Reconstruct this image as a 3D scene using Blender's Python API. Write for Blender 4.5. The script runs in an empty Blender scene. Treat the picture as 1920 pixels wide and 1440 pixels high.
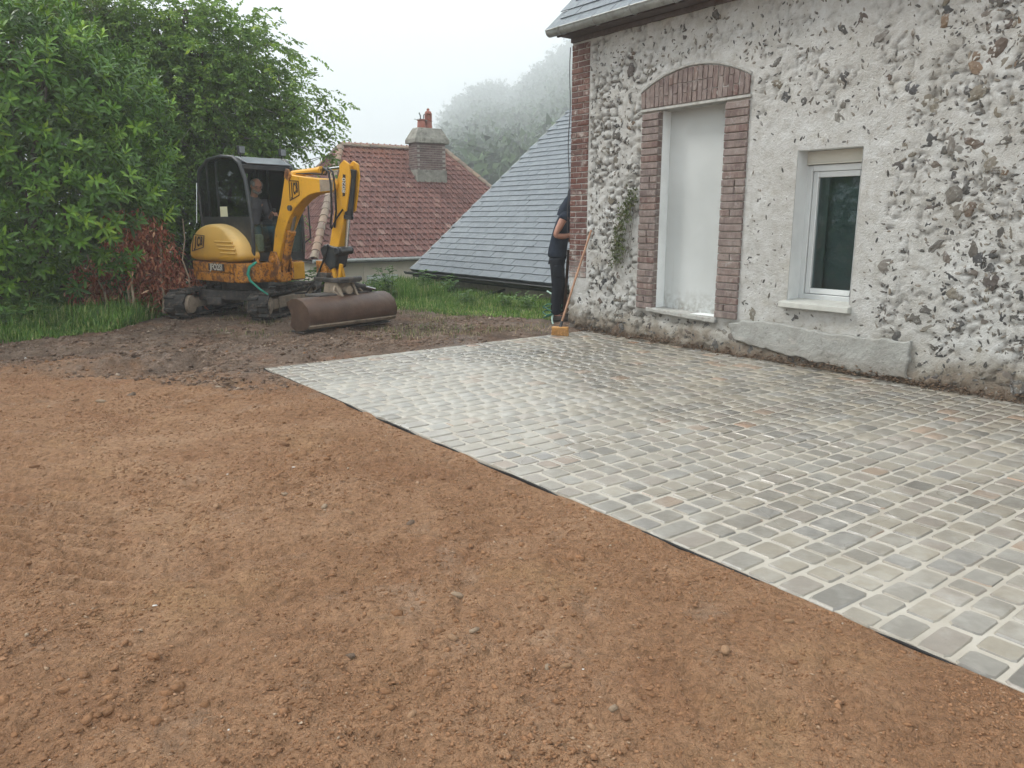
import bpy, math, random
import numpy as np
from mathutils import Vector, Matrix, noise as mnoise

# ------------------------------------------------------------------ camera, sky, sun, exposure
scene = bpy.context.scene
R = math.radians
COL = scene.collection
FPX, HORIZON, CAMH = 1442.0, 410.0, 1.5          # focal length and horizon of the photograph (1920 px wide), eye height in m
PITCH = math.atan((720 - HORIZON) / FPX)
cam_data = bpy.data.cameras.new('camera'); cam = bpy.data.objects.new('camera', cam_data); COL.objects.link(cam)
cam_data.sensor_width = 36.0; cam_data.lens = FPX / 1920 * 36.0
cam_data.clip_start = 0.05; cam_data.clip_end = 3000
cam.location = (0, 0, CAMH); cam.rotation_euler = (R(90) - PITCH, 0, 0)
scene.camera = cam

world = bpy.data.worlds.new('World'); scene.world = world; world.use_nodes = True
wt = world.node_tree; wt.nodes.clear()
SUN_EL, SUN_ROT = R(46), R(286)
w_out = wt.nodes.new('ShaderNodeOutputWorld'); w_bg = wt.nodes.new('ShaderNodeBackground')
w_sky = wt.nodes.new('ShaderNodeTexSky'); w_sky.sky_type = 'NISHITA'; w_sky.sun_disc = False
w_sky.sun_elevation = SUN_EL; w_sky.sun_rotation = SUN_ROT
w_sky.air_density = 1.0; w_sky.dust_density = 4.0; w_sky.ozone_density = 1.0
w_hs = wt.nodes.new('ShaderNodeHueSaturation'); w_hs.inputs['Saturation'].default_value = 0.35
w_mix = wt.nodes.new('ShaderNodeMix'); w_mix.data_type = 'RGBA'           # a closed cloud layer in front of the clear sky
w_mix.inputs[0].default_value = 0.8
w_mix.inputs['B'].default_value = (8.2, 8.8, 9.1, 1)
wt.links.new(w_sky.outputs[0], w_hs.inputs['Color']); wt.links.new(w_hs.outputs[0], w_mix.inputs['A'])
wt.links.new(w_mix.outputs['Result'], w_bg.inputs['Color']); wt.links.new(w_bg.outputs[0], w_out.inputs[0])
w_bg.inputs['Strength'].default_value = 0.10

sun_data = bpy.data.lights.new('sun', 'SUN'); sun = bpy.data.objects.new('sun', sun_data); COL.objects.link(sun)
sun_data.energy = 1.5; sun_data.angle = R(14); sun_data.color = (1.0, 0.97, 0.92)
_sd = Vector((math.sin(SUN_ROT) * math.cos(SUN_EL), math.cos(SUN_ROT) * math.cos(SUN_EL), math.sin(SUN_EL)))
sun.rotation_euler = _sd.to_track_quat('Z', 'Y').to_euler(); sun.location = (0, 0, 30)

scene.view_settings.view_transform = 'Standard'; scene.view_settings.look = 'None'
scene.view_settings.exposure = 1.2; scene.view_settings.gamma = 1.0
scene.render.engine = 'CYCLES'
scene.cycles.max_bounces = 6; scene.cycles.diffuse_bounces = 2; scene.cycles.glossy_bounces = 2
scene.cycles.transmission_bounces = 6; scene.cycles.transparent_max_bounces = 8; scene.cycles.volume_bounces = 1
scene.cycles.use_denoising = True; scene.cycles.use_adaptive_sampling = True; scene.cycles.adaptive_threshold = 0.03
scene.cycles.caustics_reflective = False; scene.cycles.caustics_refractive = False

rng = np.random.default_rng(7); random.seed(7)

# ------------------------------------------------------------------ pixel of the photograph -> place
def ray(u, v):
    x = (u - 960) / FPX; y = (720 - v) / FPX
    return np.array([x, math.cos(PITCH) + y * math.sin(PITCH), -math.sin(PITCH) + y * math.cos(PITCH)])
EYE = np.array([0, 0, CAMH])
def gnd(u, v, z=0.0):
    d = ray(u, v); return EYE + d * ((z - CAMH) / d[2])
def at(u, v, Y):
    d = ray(u, v); return EYE + d * (Y / d[1])
WALL_A = R(37.2)
CORNER = np.array([0.80, 10.80, 0.0])                       # foot of the stone house's corner
AX_S = np.array([math.sin(WALL_A), -math.cos(WALL_A), 0.0])  # along the wall
AX_N = np.array([-math.cos(WALL_A), -math.sin(WALL_A), 0.0]) # out of the wall
HOUSE_RZ = math.atan2(AX_S[1], AX_S[0])
def wallpt(u, v, off=0.0):                                  # -> (x, z) on the wall plane moved out by off
    d = ray(u, v); p0 = CORNER + AX_N * off
    P = EYE + d * (np.dot(p0 - EYE, AX_N) / np.dot(d, AX_N))
    return float(np.dot(P - CORNER, AX_S)), float(P[2])
def to_house(P):
    r = np.asarray(P)[..., :2] - CORNER[:2]
    return r @ AX_S[:2], -(r @ AX_N[:2])

# ------------------------------------------------------------------ numpy noise
def _hash(ix, iy, seed):
    h = (ix.astype(np.int64) * 374761393 + iy.astype(np.int64) * 668265263 + seed * 1442695041) & 0x7fffffff
    h = ((h ^ (h >> 13)) * 1274126177) & 0x7fffffff
    return ((h ^ (h >> 16)) & 0xffffff) / float(0xffffff)
def vn(x, y, seed=0):
    x = np.asarray(x, float); y = np.asarray(y, float)
    ix = np.floor(x); iy = np.floor(y); fx = x - ix; fy = y - iy
    fx = fx * fx * fx * (fx * (fx * 6 - 15) + 10); fy = fy * fy * fy * (fy * (fy * 6 - 15) + 10)
    a = _hash(ix, iy, seed); b = _hash(ix + 1, iy, seed); c = _hash(ix, iy + 1, seed); d = _hash(ix + 1, iy + 1, seed)
    return (a * (1 - fx) + b * fx) * (1 - fy) + (c * (1 - fx) + d * fx) * fy
def fbm(x, y, seed=0, o=4):
    s = 0; a = 1; t = 0
    for i in range(o):
        s = s + a * vn(x, y, seed + i * 17); t += a; a *= .5; x = x * 2.03 + 3.1; y = y * 2.03 + 1.7
    return s / t
def sstep(a, b, x):
    t = np.clip((np.asarray(x, float) - a) / (b - a), 0, 1); return t * t * (3 - 2 * t)

# ------------------------------------------------------------------ materials
class NT:
    def __init__(s, name):
        s.m = bpy.data.materials.new(name); s.m.use_nodes = True; s.t = s.m.node_tree; s.t.nodes.clear()
        s.out = s.t.nodes.new('ShaderNodeOutputMaterial')
    def node(s, typ, ins=None, **props):
        n = s.t.nodes.new(typ)
        for k, v in props.items(): setattr(n, k, v)
        for k, v in (ins or {}).items(): s.set(n.inputs[k], v)
        return n
    def set(s, sock, v):
        if isinstance(v, bpy.types.NodeSocket): s.t.links.new(v, sock)
        elif v is not None:
            if isinstance(v, (tuple, list)) and len(v) == 3 and sock.type == 'RGBA': v = (*v, 1)
            sock.default_value = v
    def pos(s): return s.node('ShaderNodeNewGeometry').outputs['Position']
    def obj(s): return s.node('ShaderNodeTexCoord').outputs['Object']
    def rnd(s):                                    # a number that differs between objects and between loose pieces of one mesh
        a = s.node('ShaderNodeNewGeometry').outputs['Random Per Island']; b = s.node('ShaderNodeObjectInfo').outputs['Random']
        return s.math('FRACT', s.math('ADD', a, b))
    def attr(s, name): return s.node('ShaderNodeAttribute', attribute_name=name).outputs['Fac']
    def noise(s, scale, detail=4, rough=.55, vec=None, dist=0.0):
        return s.node('ShaderNodeTexNoise', {'Vector': vec if vec is not None else s.pos(), 'Scale': scale, 'Detail': detail, 'Roughness': rough, 'Distortion': dist}).outputs['Fac']
    def voro(s, scale, vec=None, feature='F1'):
        return s.node('ShaderNodeTexVoronoi', {'Vector': vec if vec is not None else s.pos(), 'Scale': scale}, feature=feature).outputs['Distance']
    def mapping(s, vec, scale=(1, 1, 1), loc=(0, 0, 0), rot=(0, 0, 0)):
        return s.node('ShaderNodeMapping', {'Vector': vec, 'Scale': scale, 'Location': loc, 'Rotation': rot}).outputs[0]
    def math(s, op, a, b=None, c=None):
        n = s.node('ShaderNodeMath', operation=op); s.set(n.inputs[0], a)
        if b is not None: s.set(n.inputs[1], b)
        if c is not None: s.set(n.inputs[2], c)
        return n.outputs[0]
    def rng(s, v, a, b, c=0.0, d=1.0):
        n = s.node('ShaderNodeMapRange', {'Value': v, 'From Min': a, 'From Max': b, 'To Min': c, 'To Max': d}, clamp=True); return n.outputs[0]
    def ramp(s, fac, stops, interp='LINEAR'):
        n = s.node('ShaderNodeValToRGB', {'Fac': fac}); cr = n.color_ramp; cr.interpolation = interp
        while len(cr.elements) < len(stops): cr.elements.new(.5)
        for e, (p, c) in zip(cr.elements, stops): e.position = p; e.color = (*c, 1) if len(c) == 3 else c
        return n.outputs['Color']
    def mix(s, fac, a, b, blend='MIX'):
        n = s.node('ShaderNodeMix', data_type='RGBA', blend_type=blend); s.set(n.inputs[0], fac); s.set(n.inputs['A'], a); s.set(n.inputs['B'], b)
        return n.outputs['Result']
    def sep(s, vec): return s.node('ShaderNodeSeparateXYZ', {'Vector': vec}).outputs
    def bump(s, h, strength=.5, dist=.01, normal=None):
        n = s.node('ShaderNodeBump', {'Height': h, 'Strength': strength, 'Distance': dist})
        if normal is not None: s.set(n.inputs['Normal'], normal)
        return n.outputs[0]
    def hsv(s, col, h=.5, sat=1.0, v=1.0): return s.node('ShaderNodeHueSaturation', {'Color': col, 'Hue': h, 'Saturation': sat, 'Value': v}).outputs[0]
    def done(s, col, rough=.7, normal=None, spec=.4, metal=0.0, **kw):
        b = s.node('ShaderNodeBsdfPrincipled', {'Base Color': col, 'Roughness': rough, 'Metallic': metal, 'Specular IOR Level': spec})
        if normal is not None: s.set(b.inputs['Normal'], normal)
        for k, v in kw.items(): s.set(b.inputs[k.replace('_', ' ')], v)
        s.t.links.new(b.outputs[0], s.out.inputs['Surface']); s.b = b
        return s.m
M = {}
def simple(name, col, rough=.6, var=.25, scale=6.0, spec=.4, metal=0.0, bump=.15, bscale=60.0, bdist=.004, dirt=None, dirt_amt=.5):
    t = NT(name); o = t.obj()
    n = t.noise(scale, 5, .6, o)
    c = t.mix(t.rng(n, .3, .7), tuple(x * (1 - var) for x in col), tuple(min(1, x * (1 + var)) for x in col))
    c = t.hsv(c, v=t.math('ADD', t.math('MULTIPLY', t.rnd(), .24), .88))
    if dirt:
        d = t.rng(t.noise(scale * 1.7, 6, .65, t.mapping(o, loc=(3.3, 1.2, 7.7))), .5, .68, 0, dirt_amt)
        c = t.mix(d, c, dirt)
    r = t.math('ADD', t.math('MULTIPLY', t.math('SUBTRACT', n, .5), .3), rough)
    nb = t.bump(t.noise(bscale, 4, .6, o), bump, bdist) if bump else None
    M[name] = t.done(c, r, nb, spec, metal); return M[name]

# ------------------------------------------------------------------ mesh helpers
def setp(o, label=None, category=None, group=None, kind=None):
    cat = category
    if label: o['label'] = label
    if cat: o['category'] = cat
    if group: o['group'] = group
    if kind: o['kind'] = kind
    return o
def empty(name, loc=(0, 0, 0), rz=0.0, parent=None, **kw):
    o = bpy.data.objects.new(name, None); COL.objects.link(o); o.location = loc; o.rotation_euler = (0, 0, rz); o.empty_display_size = .2
    if parent: o.parent = parent
    return setp(o, **kw)
def link(name, me, mat=None, parent=None, loc=None, rot=None, **kw):
    o = bpy.data.objects.new(name, me); COL.objects.link(o)
    if mat is not None and not me.materials: me.materials.append(M[mat] if isinstance(mat, str) else mat)
    if parent is not None: o.parent = parent
    if loc is not None: o.location = loc
    if rot is not None: o.rotation_euler = rot
    return setp(o, **kw)
def np_mesh(name, V, Fc, smooth=False, attrs=None):
    V = np.ascontiguousarray(V, np.float32); Fc = np.ascontiguousarray(Fc, np.int32); k = Fc.shape[1]
    me = bpy.data.meshes.new(name); me.vertices.add(len(V)); me.vertices.foreach_set('co', V.ravel())
    me.loops.add(Fc.size); me.loops.foreach_set('vertex_index', Fc.ravel())
    me.polygons.add(len(Fc)); me.polygons.foreach_set('loop_start', np.arange(0, Fc.size, k, dtype=np.int32)); me.polygons.foreach_set('loop_total', np.full(len(Fc), k, np.int32))
    if smooth: me.polygons.foreach_set('use_smooth', np.ones(len(Fc), bool))
    me.update(calc_edges=True); me.validate()
    for an, av in (attrs or {}).items():
        a = me.attributes.new(an, 'FLOAT', 'POINT'); a.data.foreach_set('value', np.ascontiguousarray(av, np.float32))
    return me
class MB:
    """collects shapes of one part"""
    def __init__(s): s.v = []; s.f = []
    def add(s, V, Fs, mtx=None):
        b = len(s.v)
        for p in V: s.v.append(tuple(mtx @ Vector(p)) if mtx is not None else tuple(p))
        for f in Fs: s.f.append(tuple(i + b for i in f))
        return s
    def box(s, c, d, rot=None, taper=None):
        x, y, z = d[0] / 2, d[1] / 2, d[2] / 2; tx, ty = taper or (1, 1)
        V = [(-x, -y, -z), (x, -y, -z), (x, y, -z), (-x, y, -z), (-x * tx, -y * ty, z), (x * tx, -y * ty, z), (x * tx, y * ty, z), (-x * tx, y * ty, z)]
        m = Matrix.Translation(c)
        if rot is not None: m = m @ (rot.to_4x4() if isinstance(rot, Matrix) else Matrix.Rotation(rot[2], 4, 'Z') @ Matrix.Rotation(rot[1], 4, 'Y') @ Matrix.Rotation(rot[0], 4, 'X'))
        return s.add(V, [(0, 3, 2, 1), (4, 5, 6, 7), (0, 1, 5, 4), (1, 2, 6, 5), (2, 3, 7, 6), (3, 0, 4, 7)], m)
    def cyl(s, a, b, r0, r1=None, n=12, caps=True):
        r1 = r0 if r1 is None else r1; a = Vector(a); b = Vector(b); z = (b - a).normalized()
        x = z.orthogonal().normalized(); y = z.cross(x); V = []
        for p, r in ((a, r0), (b, r1)):
            for i in range(n): t = 2 * math.pi * i / n; V.append(p + (x * math.cos(t) + y * math.sin(t)) * r)
        F = [(i, (i + 1) % n, n + (i + 1) % n, n + i) for i in range(n)]
        if caps: F += [tuple(range(n - 1, -1, -1)), tuple(range(n, 2 * n))]
        return s.add(V, F)
    def tube(s, pts, r, n=8, radii=None):
        pts = [Vector(p) for p in pts]; V = []; x = None
        for i, p in enumerate(pts):
            t = (pts[min(i + 1, len(pts) - 1)] - pts[max(i - 1, 0)]).normalized()
            x = t.orthogonal().normalized() if x is None else (x - t * x.dot(t)).normalized()
            y = t.cross(x); rr = radii[i] if radii else r
            for k in range(n): a = 2 * math.pi * k / n; V.append(p + (x * math.cos(a) + y * math.sin(a)) * rr)
        m = len(pts)
        F = [(i * n + k, i * n + (k + 1) % n, (i + 1) * n + (k + 1) % n, (i + 1) * n + k) for i in range(m - 1) for k in range(n)]
        F += [tuple(range(n - 1, -1, -1)), tuple(range((m - 1) * n, m * n))]
        return s.add(V, F)
    def prism(s, poly, a0, a1, axis='y'):
        """2-D outline extruded from a0 to a1 along an axis; poly in the other two axes"""
        n = len(poly)
        def P(p, a): return (p[0], a, p[1]) if axis == 'y' else ((a, p[0], p[1]) if axis == 'x' else (p[0], p[1], a))
        V = [P(p, a0) for p in poly] + [P(p, a1) for p in poly]
        F = [(i, (i + 1) % n, n + (i + 1) % n, n + i) for i in range(n)] + [tuple(range(n - 1, -1, -1)), tuple(range(n, 2 * n))]
        return s.add(V, F)
    def lathe(s, prof, c=(0, 0, 0), n=16, mtx=None):
        V = []; k = len(prof)
        for r, z in prof:
            for i in range(n): t = 2 * math.pi * i / n; V.append((c[0] + r * math.cos(t), c[1] + r * math.sin(t), c[2] + z))
        F = [(j * n + i, j * n + (i + 1) % n, (j + 1) * n + (i + 1) % n, (j + 1) * n + i) for j in range(k - 1) for i in range(n)]
        F += [tuple(range(n - 1, -1, -1)), tuple(range((k - 1) * n, k * n))]
        return s.add(V, F, mtx)
    def mesh(s, name, smooth=False):
        me = bpy.data.meshes.new(name); me.from_pydata(s.v, [], s.f); me.update()
        import bmesh
        bm = bmesh.new(); bm.from_mesh(me); bmesh.ops.recalc_face_normals(bm, faces=bm.faces); bm.to_mesh(me); bm.free()
        if smooth:
            me.polygons.foreach_set('use_smooth', [True] * len(me.polygons))
            try: me.set_sharp_from_angle(angle=R(38))
            except Exception: pass
        return me
    def build(s, name, mat, parent=None, smooth=False, bevel=0.0, seg=2, loc=None, rot=None, **kw):
        o = link(name, s.mesh(name, smooth or bevel > 0), mat, parent, loc, rot, **kw)
        if bevel > 0:
            b = o.modifiers.new('bevel', 'BEVEL'); b.width = bevel; b.segments = seg; b.limit_method = 'ANGLE'; b.angle_limit = R(35); b.harden_normals = False
        return o
def text_mesh(s, size, depth=.002, shear=0.0, bold=0.0):
    cu = bpy.data.curves.new('lettering', 'FONT'); cu.body = s; cu.size = size; cu.extrude = depth; cu.align_x = 'CENTER'; cu.align_y = 'CENTER'; cu.shear = shear; cu.offset = bold; cu.resolution_u = 3
    o = bpy.data.objects.new('lettering', cu); COL.objects.link(o); dg = bpy.context.evaluated_depsgraph_get()
    me = bpy.data.meshes.new_from_object(o.evaluated_get(dg)); bpy.data.objects.remove(o); return me
# ------------------------------------------------------------------ ground
PAVE_S0, PAVE_S1, PAVE_W = 0.42, 9.6, 4.5
def terrain(x, y, fine=True):
    x = np.asarray(x, float); y = np.asarray(y, float)
    ls, ly = to_house(np.stack([x, y], -1)); ln = -ly
    z = .035 * (fbm(x * .8, y * .8, 3, 3) - .5) * 2
    near = 1 - sstep(11, 15, y)
    if fine:
        z = z + near * (.036 * (fbm(x * 4, y * 4, 11, 3) - .5) + .030 * (fbm(x * 15, y * 15, 23, 3) - .5))
        d = np.abs(fbm(x * 2.2, y * 2.2, 31, 3) - .5)                    # trampled hollows and clod lines
        z = z - .02 * near * np.exp(-(d / .04) ** 2)
        # muddy band: churned
        mud = sstep(6.6, 7.6, y + .25 * (x + 3)) * (1 - sstep(10.8, 12.0, y)) * (1 - sstep(-2.2, -1.5, x))
        z = z + mud * (.11 * (fbm(x * 2.5, y * 2.5, 41, 4) - .5) + .075 * (fbm(x * 8, y * 8, 47, 3) - .5))
        # rut and its low ridge on the left
        q = y - (7.6 + .35 * (x + 4.2)); z = z + mud * (.10 * np.exp(-((q - .35) / .22) ** 2) - .09 * np.exp(-(q / .25) ** 2)) * sstep(-3.0, -3.6, x)
        # two prints of a rubber track in the soil at the left
        for off in (0.0, -.44):
            c = -.60 * y + .02 + off
            msk = np.exp(-np.abs((x - c) / .19) ** 6) * sstep(2.6, 3.1, y) * (1 - sstep(4.6, 5.3, y)) * (.45 + .55 * sstep(.3, .55, fbm(x * 1.7, y * 1.7, 53, 2)))
            z = z * (1 - .7 * msk) + msk * (.030 * np.tanh(2.5 * np.sin((y + .35 * (x - c)) * 2 * math.pi / .15)) - .03)
    # the paving sits in the ground, soil comes up to its edging
    inside = (ls > PAVE_S0 + .05) & (ln < PAVE_W - .05) & (ln > -.6) & (ls < PAVE_S1 - .05)
    edge = np.minimum.reduce([np.abs(ln - PAVE_W) + 10 * (ls < PAVE_S0 - .5), np.abs(ls - PAVE_S0) + 10 * (ln > PAVE_W + .5)])
    z = z * sstep(-.02, .45, edge) + (1 - sstep(0, .45, edge)) * (-.004 - .014 * sstep(.40, .60, fbm(x * 2.0, y * 2.0, 61, 3)))
    z = np.where(inside, -.09, z)
    # plateau edge, lower garden beyond it, valley
    y0 = 14.4 + 3.6 * sstep(-3.4, -2.2, x) + 3.0 * sstep(-5.6, -7.0, x)
    z = z - 2.4 * sstep(0, 3.2, y - y0) - 6.0 * sstep(30, 75, y)
    return z
def in_print(x, y):
    return np.maximum.reduce([np.exp(-np.abs((x + .60 * y - .02 - o) / .19) ** 6) for o in (0.0, -.44)]) * sstep(2.6, 3.1, y) * (1 - sstep(4.6, 5.3, y))
def axis(parts):
    out = [np.array([parts[0][0]])]
    for a, b, st in parts: n = max(1, int(round((b - a) / st))); out.append(np.linspace(a, b, n + 1)[1:])
    return np.concatenate(out)
gx = axis([(-440, -40, 40), (-40, -12, 2.0), (-12, -6.5, .12), (-6.5, -4.2, .05), (-4.2, 2.6, .021), (2.6, 5, .12), (5, 12, .5), (12, 40, 2), (40, 440, 40)])
gy = axis([(-180, -20, 20), (-20, -2, 1.5), (-2, 1.4, .2), (1.4, 5.0, .021), (5.0, 8.2, .03), (8.2, 13, .06), (13, 20, .2), (20, 60, 2), (60, 200, 10), (200, 850, 50)])
GX, GY = np.meshgrid(gx, gy); GZ = terrain(GX, GY)
nx, ny = len(gx), len(gy)
ii = (np.arange(ny - 1)[:, None] * nx + np.arange(nx - 1)[None, :]).ravel()
me = np_mesh('ground', np.stack([GX, GY, GZ], -1).reshape(-1, 3), np.stack([ii, ii + 1, ii + nx + 1, ii + nx], -1), smooth=True)
t = NT('soil'); P = t.pos(); sx, sy, sz = t.sep(P)
big = t.noise(.7, 4, .6, P); mid = t.noise(3.2, 5, .65, P); fin = t.noise(28, 5, .7, P)
c = t.ramp(t.math('ADD', t.math('MULTIPLY', big, .6), t.math('MULTIPLY', mid, .4)), [(.32, (.262, .138, .072)), (.46, (.340, .188, .102)), (.58, (.405, .238, .136)), (.72, (.46, .292, .178))])
c = t.mix(t.rng(t.noise(1.5, 4, .55, t.mapping(P, loc=(9, 4, 0))), .56, .72, 0, .35), c, (.45, .275, .135))
c = t.mix(t.rng(t.noise(.9, 4, .6, t.mapping(P, loc=(3, 8, 0))), .54, .70, 0, .6), c, (.27, .125, .062))       # ochre patches
c = t.mix(t.rng(t.noise(2.1, 5, .65, t.mapping(P, loc=(2, 14, 0))), .57, .72, 0, .6), c, (.40, .285, .20))         # pale dry film
c = t.mix(t.rng(fin, .30, .75, 0, .8), t.hsv(c, v=.60), t.hsv(c, v=1.42))
mudline = t.math('ADD', t.math('ADD', sy, t.math('MULTIPLY', sx, .30)), t.math('MULTIPLY', t.math('SUBTRACT', mid, .5), 2.2))
mudf = t.rng(mudline, 5.9, 6.9)
mudc = t.ramp(t.noise(2.4, 5, .7, P), [(.32, (.115, .078, .056)), (.5, (.195, .136, .098)), (.66, (.28, .205, .155))])
mudc = t.mix(t.rng(t.noise(40, 4, .7, P), .3, .7), t.hsv(mudc, v=.65), t.hsv(mudc, v=1.2))
reddish = t.rng(t.noise(1.4, 3, .6, t.mapping(P, loc=(5, 5, 5))), .52, .66, 0, .6)
mudc = t.mix(reddish, mudc, (.235, .125, .075))
mudc = t.mix(t.rng(t.noise(9, 5, .7, P), .35, .68), t.hsv(mudc, v=.68), t.hsv(mudc, v=1.25))
c = t.mix(mudf, c, mudc)
far = t.rng(t.math('ADD', sy, t.math('MULTIPLY', t.math('SUBTRACT', mid, .5), 1.5)), 13.3, 14.2)
c = t.mix(far, c, (.035, .055, .02))
wet = t.math('MULTIPLY', mudf, t.rng(t.noise(1.1, 3, .5, t.mapping(P, loc=(1, 3, 2))), .48, .62))
rough = t.math('SUBTRACT', .95, t.math('MULTIPLY', wet, .5))
wp = t.node('ShaderNodeVectorMath', {0: P, 1: t.node('ShaderNodeVectorMath', {0: t.node('ShaderNodeTexNoise', {'Vector': P, 'Scale': 45.0, 'Detail': 3.0}).outputs['Color'], 'Scale': .03}, operation='SCALE').outputs[0]}, operation='ADD').outputs[0]
h = t.math('SUBTRACT', t.math('ADD', t.math('MULTIPLY', t.noise(26, 6, .75, P), 1.3), t.math('MULTIPLY', t.noise(150, 3, .7, P), .35)), t.math('ADD', t.math('MULTIPLY', t.voro(48, wp), .75), t.math('MULTIPLY', t.voro(115, wp), .45)))
M['soil'] = t.done(c, rough, t.bump(h, 1.0, .022), .25)
link('ground', me, 'soil', kind='structure')

# soil crumbs: uncountable
def blob_variants(n, seed, flat=.7):
    import bmesh
    out = []
    for k in range(n):
        bm = bmesh.new(); bmesh.ops.create_icosphere(bm, subdivisions=1, radius=1.0)
        r = np.random.default_rng(seed + k); V = np.array([v.co[:] for v in bm.verts]); bm.verts.index_update()
        Fc = np.array([[v.index for v in f.verts] for f in bm.faces]); bm.free()
        V = V * (1 + .6 * (r.random((len(V), 1)) - .5)) * np.array([1 + .5 * r.random(), 1 + .3 * r.random(), flat]); out.append((V, Fc))
    return out
def octa_variants(n, seed):
    out = []; Fc = np.array([(0, 2, 4), (2, 1, 4), (1, 3, 4), (3, 0, 4), (2, 0, 5), (1, 2, 5), (3, 1, 5), (0, 3, 5)])
    for k in range(n):
        r = np.random.default_rng(seed + k); V = np.array([(1, 0, 0), (-1, 0, 0), (0, 1, 0), (0, -1, 0), (0, 0, .75), (0, 0, -.6)], float)
        V = V * (1 + .7 * (r.random((6, 1)) - .5)) * np.array([1.25, .9, .75]) + .5 * (r.random((6, 3)) - .5); out.append((V, Fc))
    return out
def scatter(variants, P, S, rz, tilt=None):
    Vs = []; Fs = []; b = 0; idx = rng.integers(0, len(variants), len(P))
    for k, (V, Fc) in enumerate(variants):
        m = np.where(idx == k)[0]
        if not len(m): continue
        c, s = np.cos(rz[m]), np.sin(rz[m]); W = V[None] * S[m][:, None, None]
        X = W[..., 0] * c[:, None] - W[..., 1] * s[:, None]; Y = W[..., 0] * s[:, None] + W[..., 1] * c[:, None]
        W = np.stack([X, Y, W[..., 2]], -1) + P[m][:, None, :]
        Fs.append((Fc[None] + (np.arange(len(m)) * len(V))[:, None, None] + b).reshape(-1, 3)); Vs.append(W.reshape(-1, 3)); b += len(m) * len(V)
    return np.concatenate(Vs), np.concatenate(Fs)
def soil_ok(x, y, margin=.02):
    ls, ly = to_house(np.stack([x, y], -1)); ln = -ly
    return ~((ls > PAVE_S0 - margin) & (ln < PAVE_W + margin))
N1 = 150000
yy = 1.35 + 8.5 * rng.random(N1) ** 1.9; xx = (rng.random(N1) - .5) * (2.2 + 1.5 * yy)
dens = .34 + .75 * sstep(.45, .70, fbm(xx * 1.9, yy * 1.9, 71, 4)); k = (rng.random(N1) < dens * (1 - .85 * in_print(xx, yy))) & soil_ok(xx, yy); xx, yy = xx[k], yy[k]
sz_ = .0028 + .0058 * rng.random(len(xx)) ** 3 + .013 * (rng.random(len(xx)) > .985) * rng.random(len(xx)) + .001 * yy * rng.random(len(xx))
P_ = np.stack([xx, yy, terrain(xx, yy) + sz_ * .05], -1)
V, Fc = scatter(octa_variants(14, 100), P_, sz_, rng.random(len(xx)) * 6.28)
t = NT('crumbs'); r_ = t.rnd(); sx, sy, sz = t.sep(t.pos())
c = t.ramp(r_, [(0, (.19, .098, .051)), (.5, (.255, .135, .071)), (.95, (.31, .172, .095)), (.992, (.36, .25, .165)), (1, (.44, .35, .26))])
mudf = t.rng(t.math('ADD', t.math('ADD', sy, t.math('MULTIPLY', sx, .30)), t.math('MULTIPLY', t.math('SUBTRACT', t.noise(3.2), .5), 2.2)), 5.9, 6.9)
c = t.mix(t.math('MULTIPLY', mudf, .8), c, t.ramp(r_, [(0, (.09, .062, .047)), (.8, (.2, .145, .11)), (1, (.34, .28, .23))]))
M['crumbs'] = t.done(c, .95, t.bump(t.noise(150, 3), .5, .004), .2)
link('soil_crumbs', np_mesh('soil_crumbs', V, Fc), 'crumbs', kind='stuff', label='small crumbs and clods of soil strewn over the bare earth', category='soil')

# larger clods in clusters
N2 = 9000; yy = 1.5 + 8.0 * rng.random(N2) ** 1.5; xx = (rng.random(N2) - .5) * (2.2 + 1.5 * yy); k = (fbm(xx * 1.4, yy * 1.4, 171, 4) > .56 - .05 * (yy > 6.5)) & (rng.random(N2) < .55 * (1 - in_print(xx, yy))) & soil_ok(xx, yy, .04); xx, yy = xx[k], yy[k]
s2 = .006 + .016 * rng.random(len(xx)) ** 2.8; V, Fc = scatter(blob_variants(10, 1500, .75), np.stack([xx, yy, terrain(xx, yy) - s2 * .05], -1), s2, rng.random(len(xx)) * 6.28)
simple('clod_soil', (.235, .125, .066), .95, .35, 14, .15, bump=.9, bscale=70, bdist=.01)
link('soil_clods', np_mesh('soil_clods', V, Fc), 'clod_soil', kind='stuff', label='clusters of larger clods lying on the bare earth', category='soil')
N3 = 16000; yy = 6.6 + 5.6 * rng.random(N3); xx = -yy * .72 + yy * .72 * rng.random(N3) * 1.02; k = (rng.random(N3) < .25 + .75 * sstep(.42, .62, fbm(xx * 1.8, yy * 1.8, 191, 4))) & soil_ok(xx, yy, .05) & (yy + .3 * xx > 6.1); xx, yy = xx[k], yy[k]
s3 = .008 + .026 * rng.random(len(xx)) ** 2.6; V, Fc = scatter(octa_variants(12, 2500), np.stack([xx, yy, terrain(xx, yy) + s3 * .1], -1), s3, rng.random(len(xx)) * 6.28)
t = NT('mud_clod'); r_ = t.rnd(); c = t.ramp(r_, [(0, (.085, .056, .040)), (.4, (.135, .090, .064)), (.75, (.19, .128, .09)), (.95, (.25, .175, .125)), (1, (.36, .29, .22))]); M['mud_clod'] = t.done(c, .9, t.bump(t.noise(80, 4), .6, .006), .25)
link('mud_clods', np_mesh('mud_clods', V, Fc), 'mud_clod', kind='stuff', label='dark clods of churned mud around the excavator', category='mud')
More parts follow.
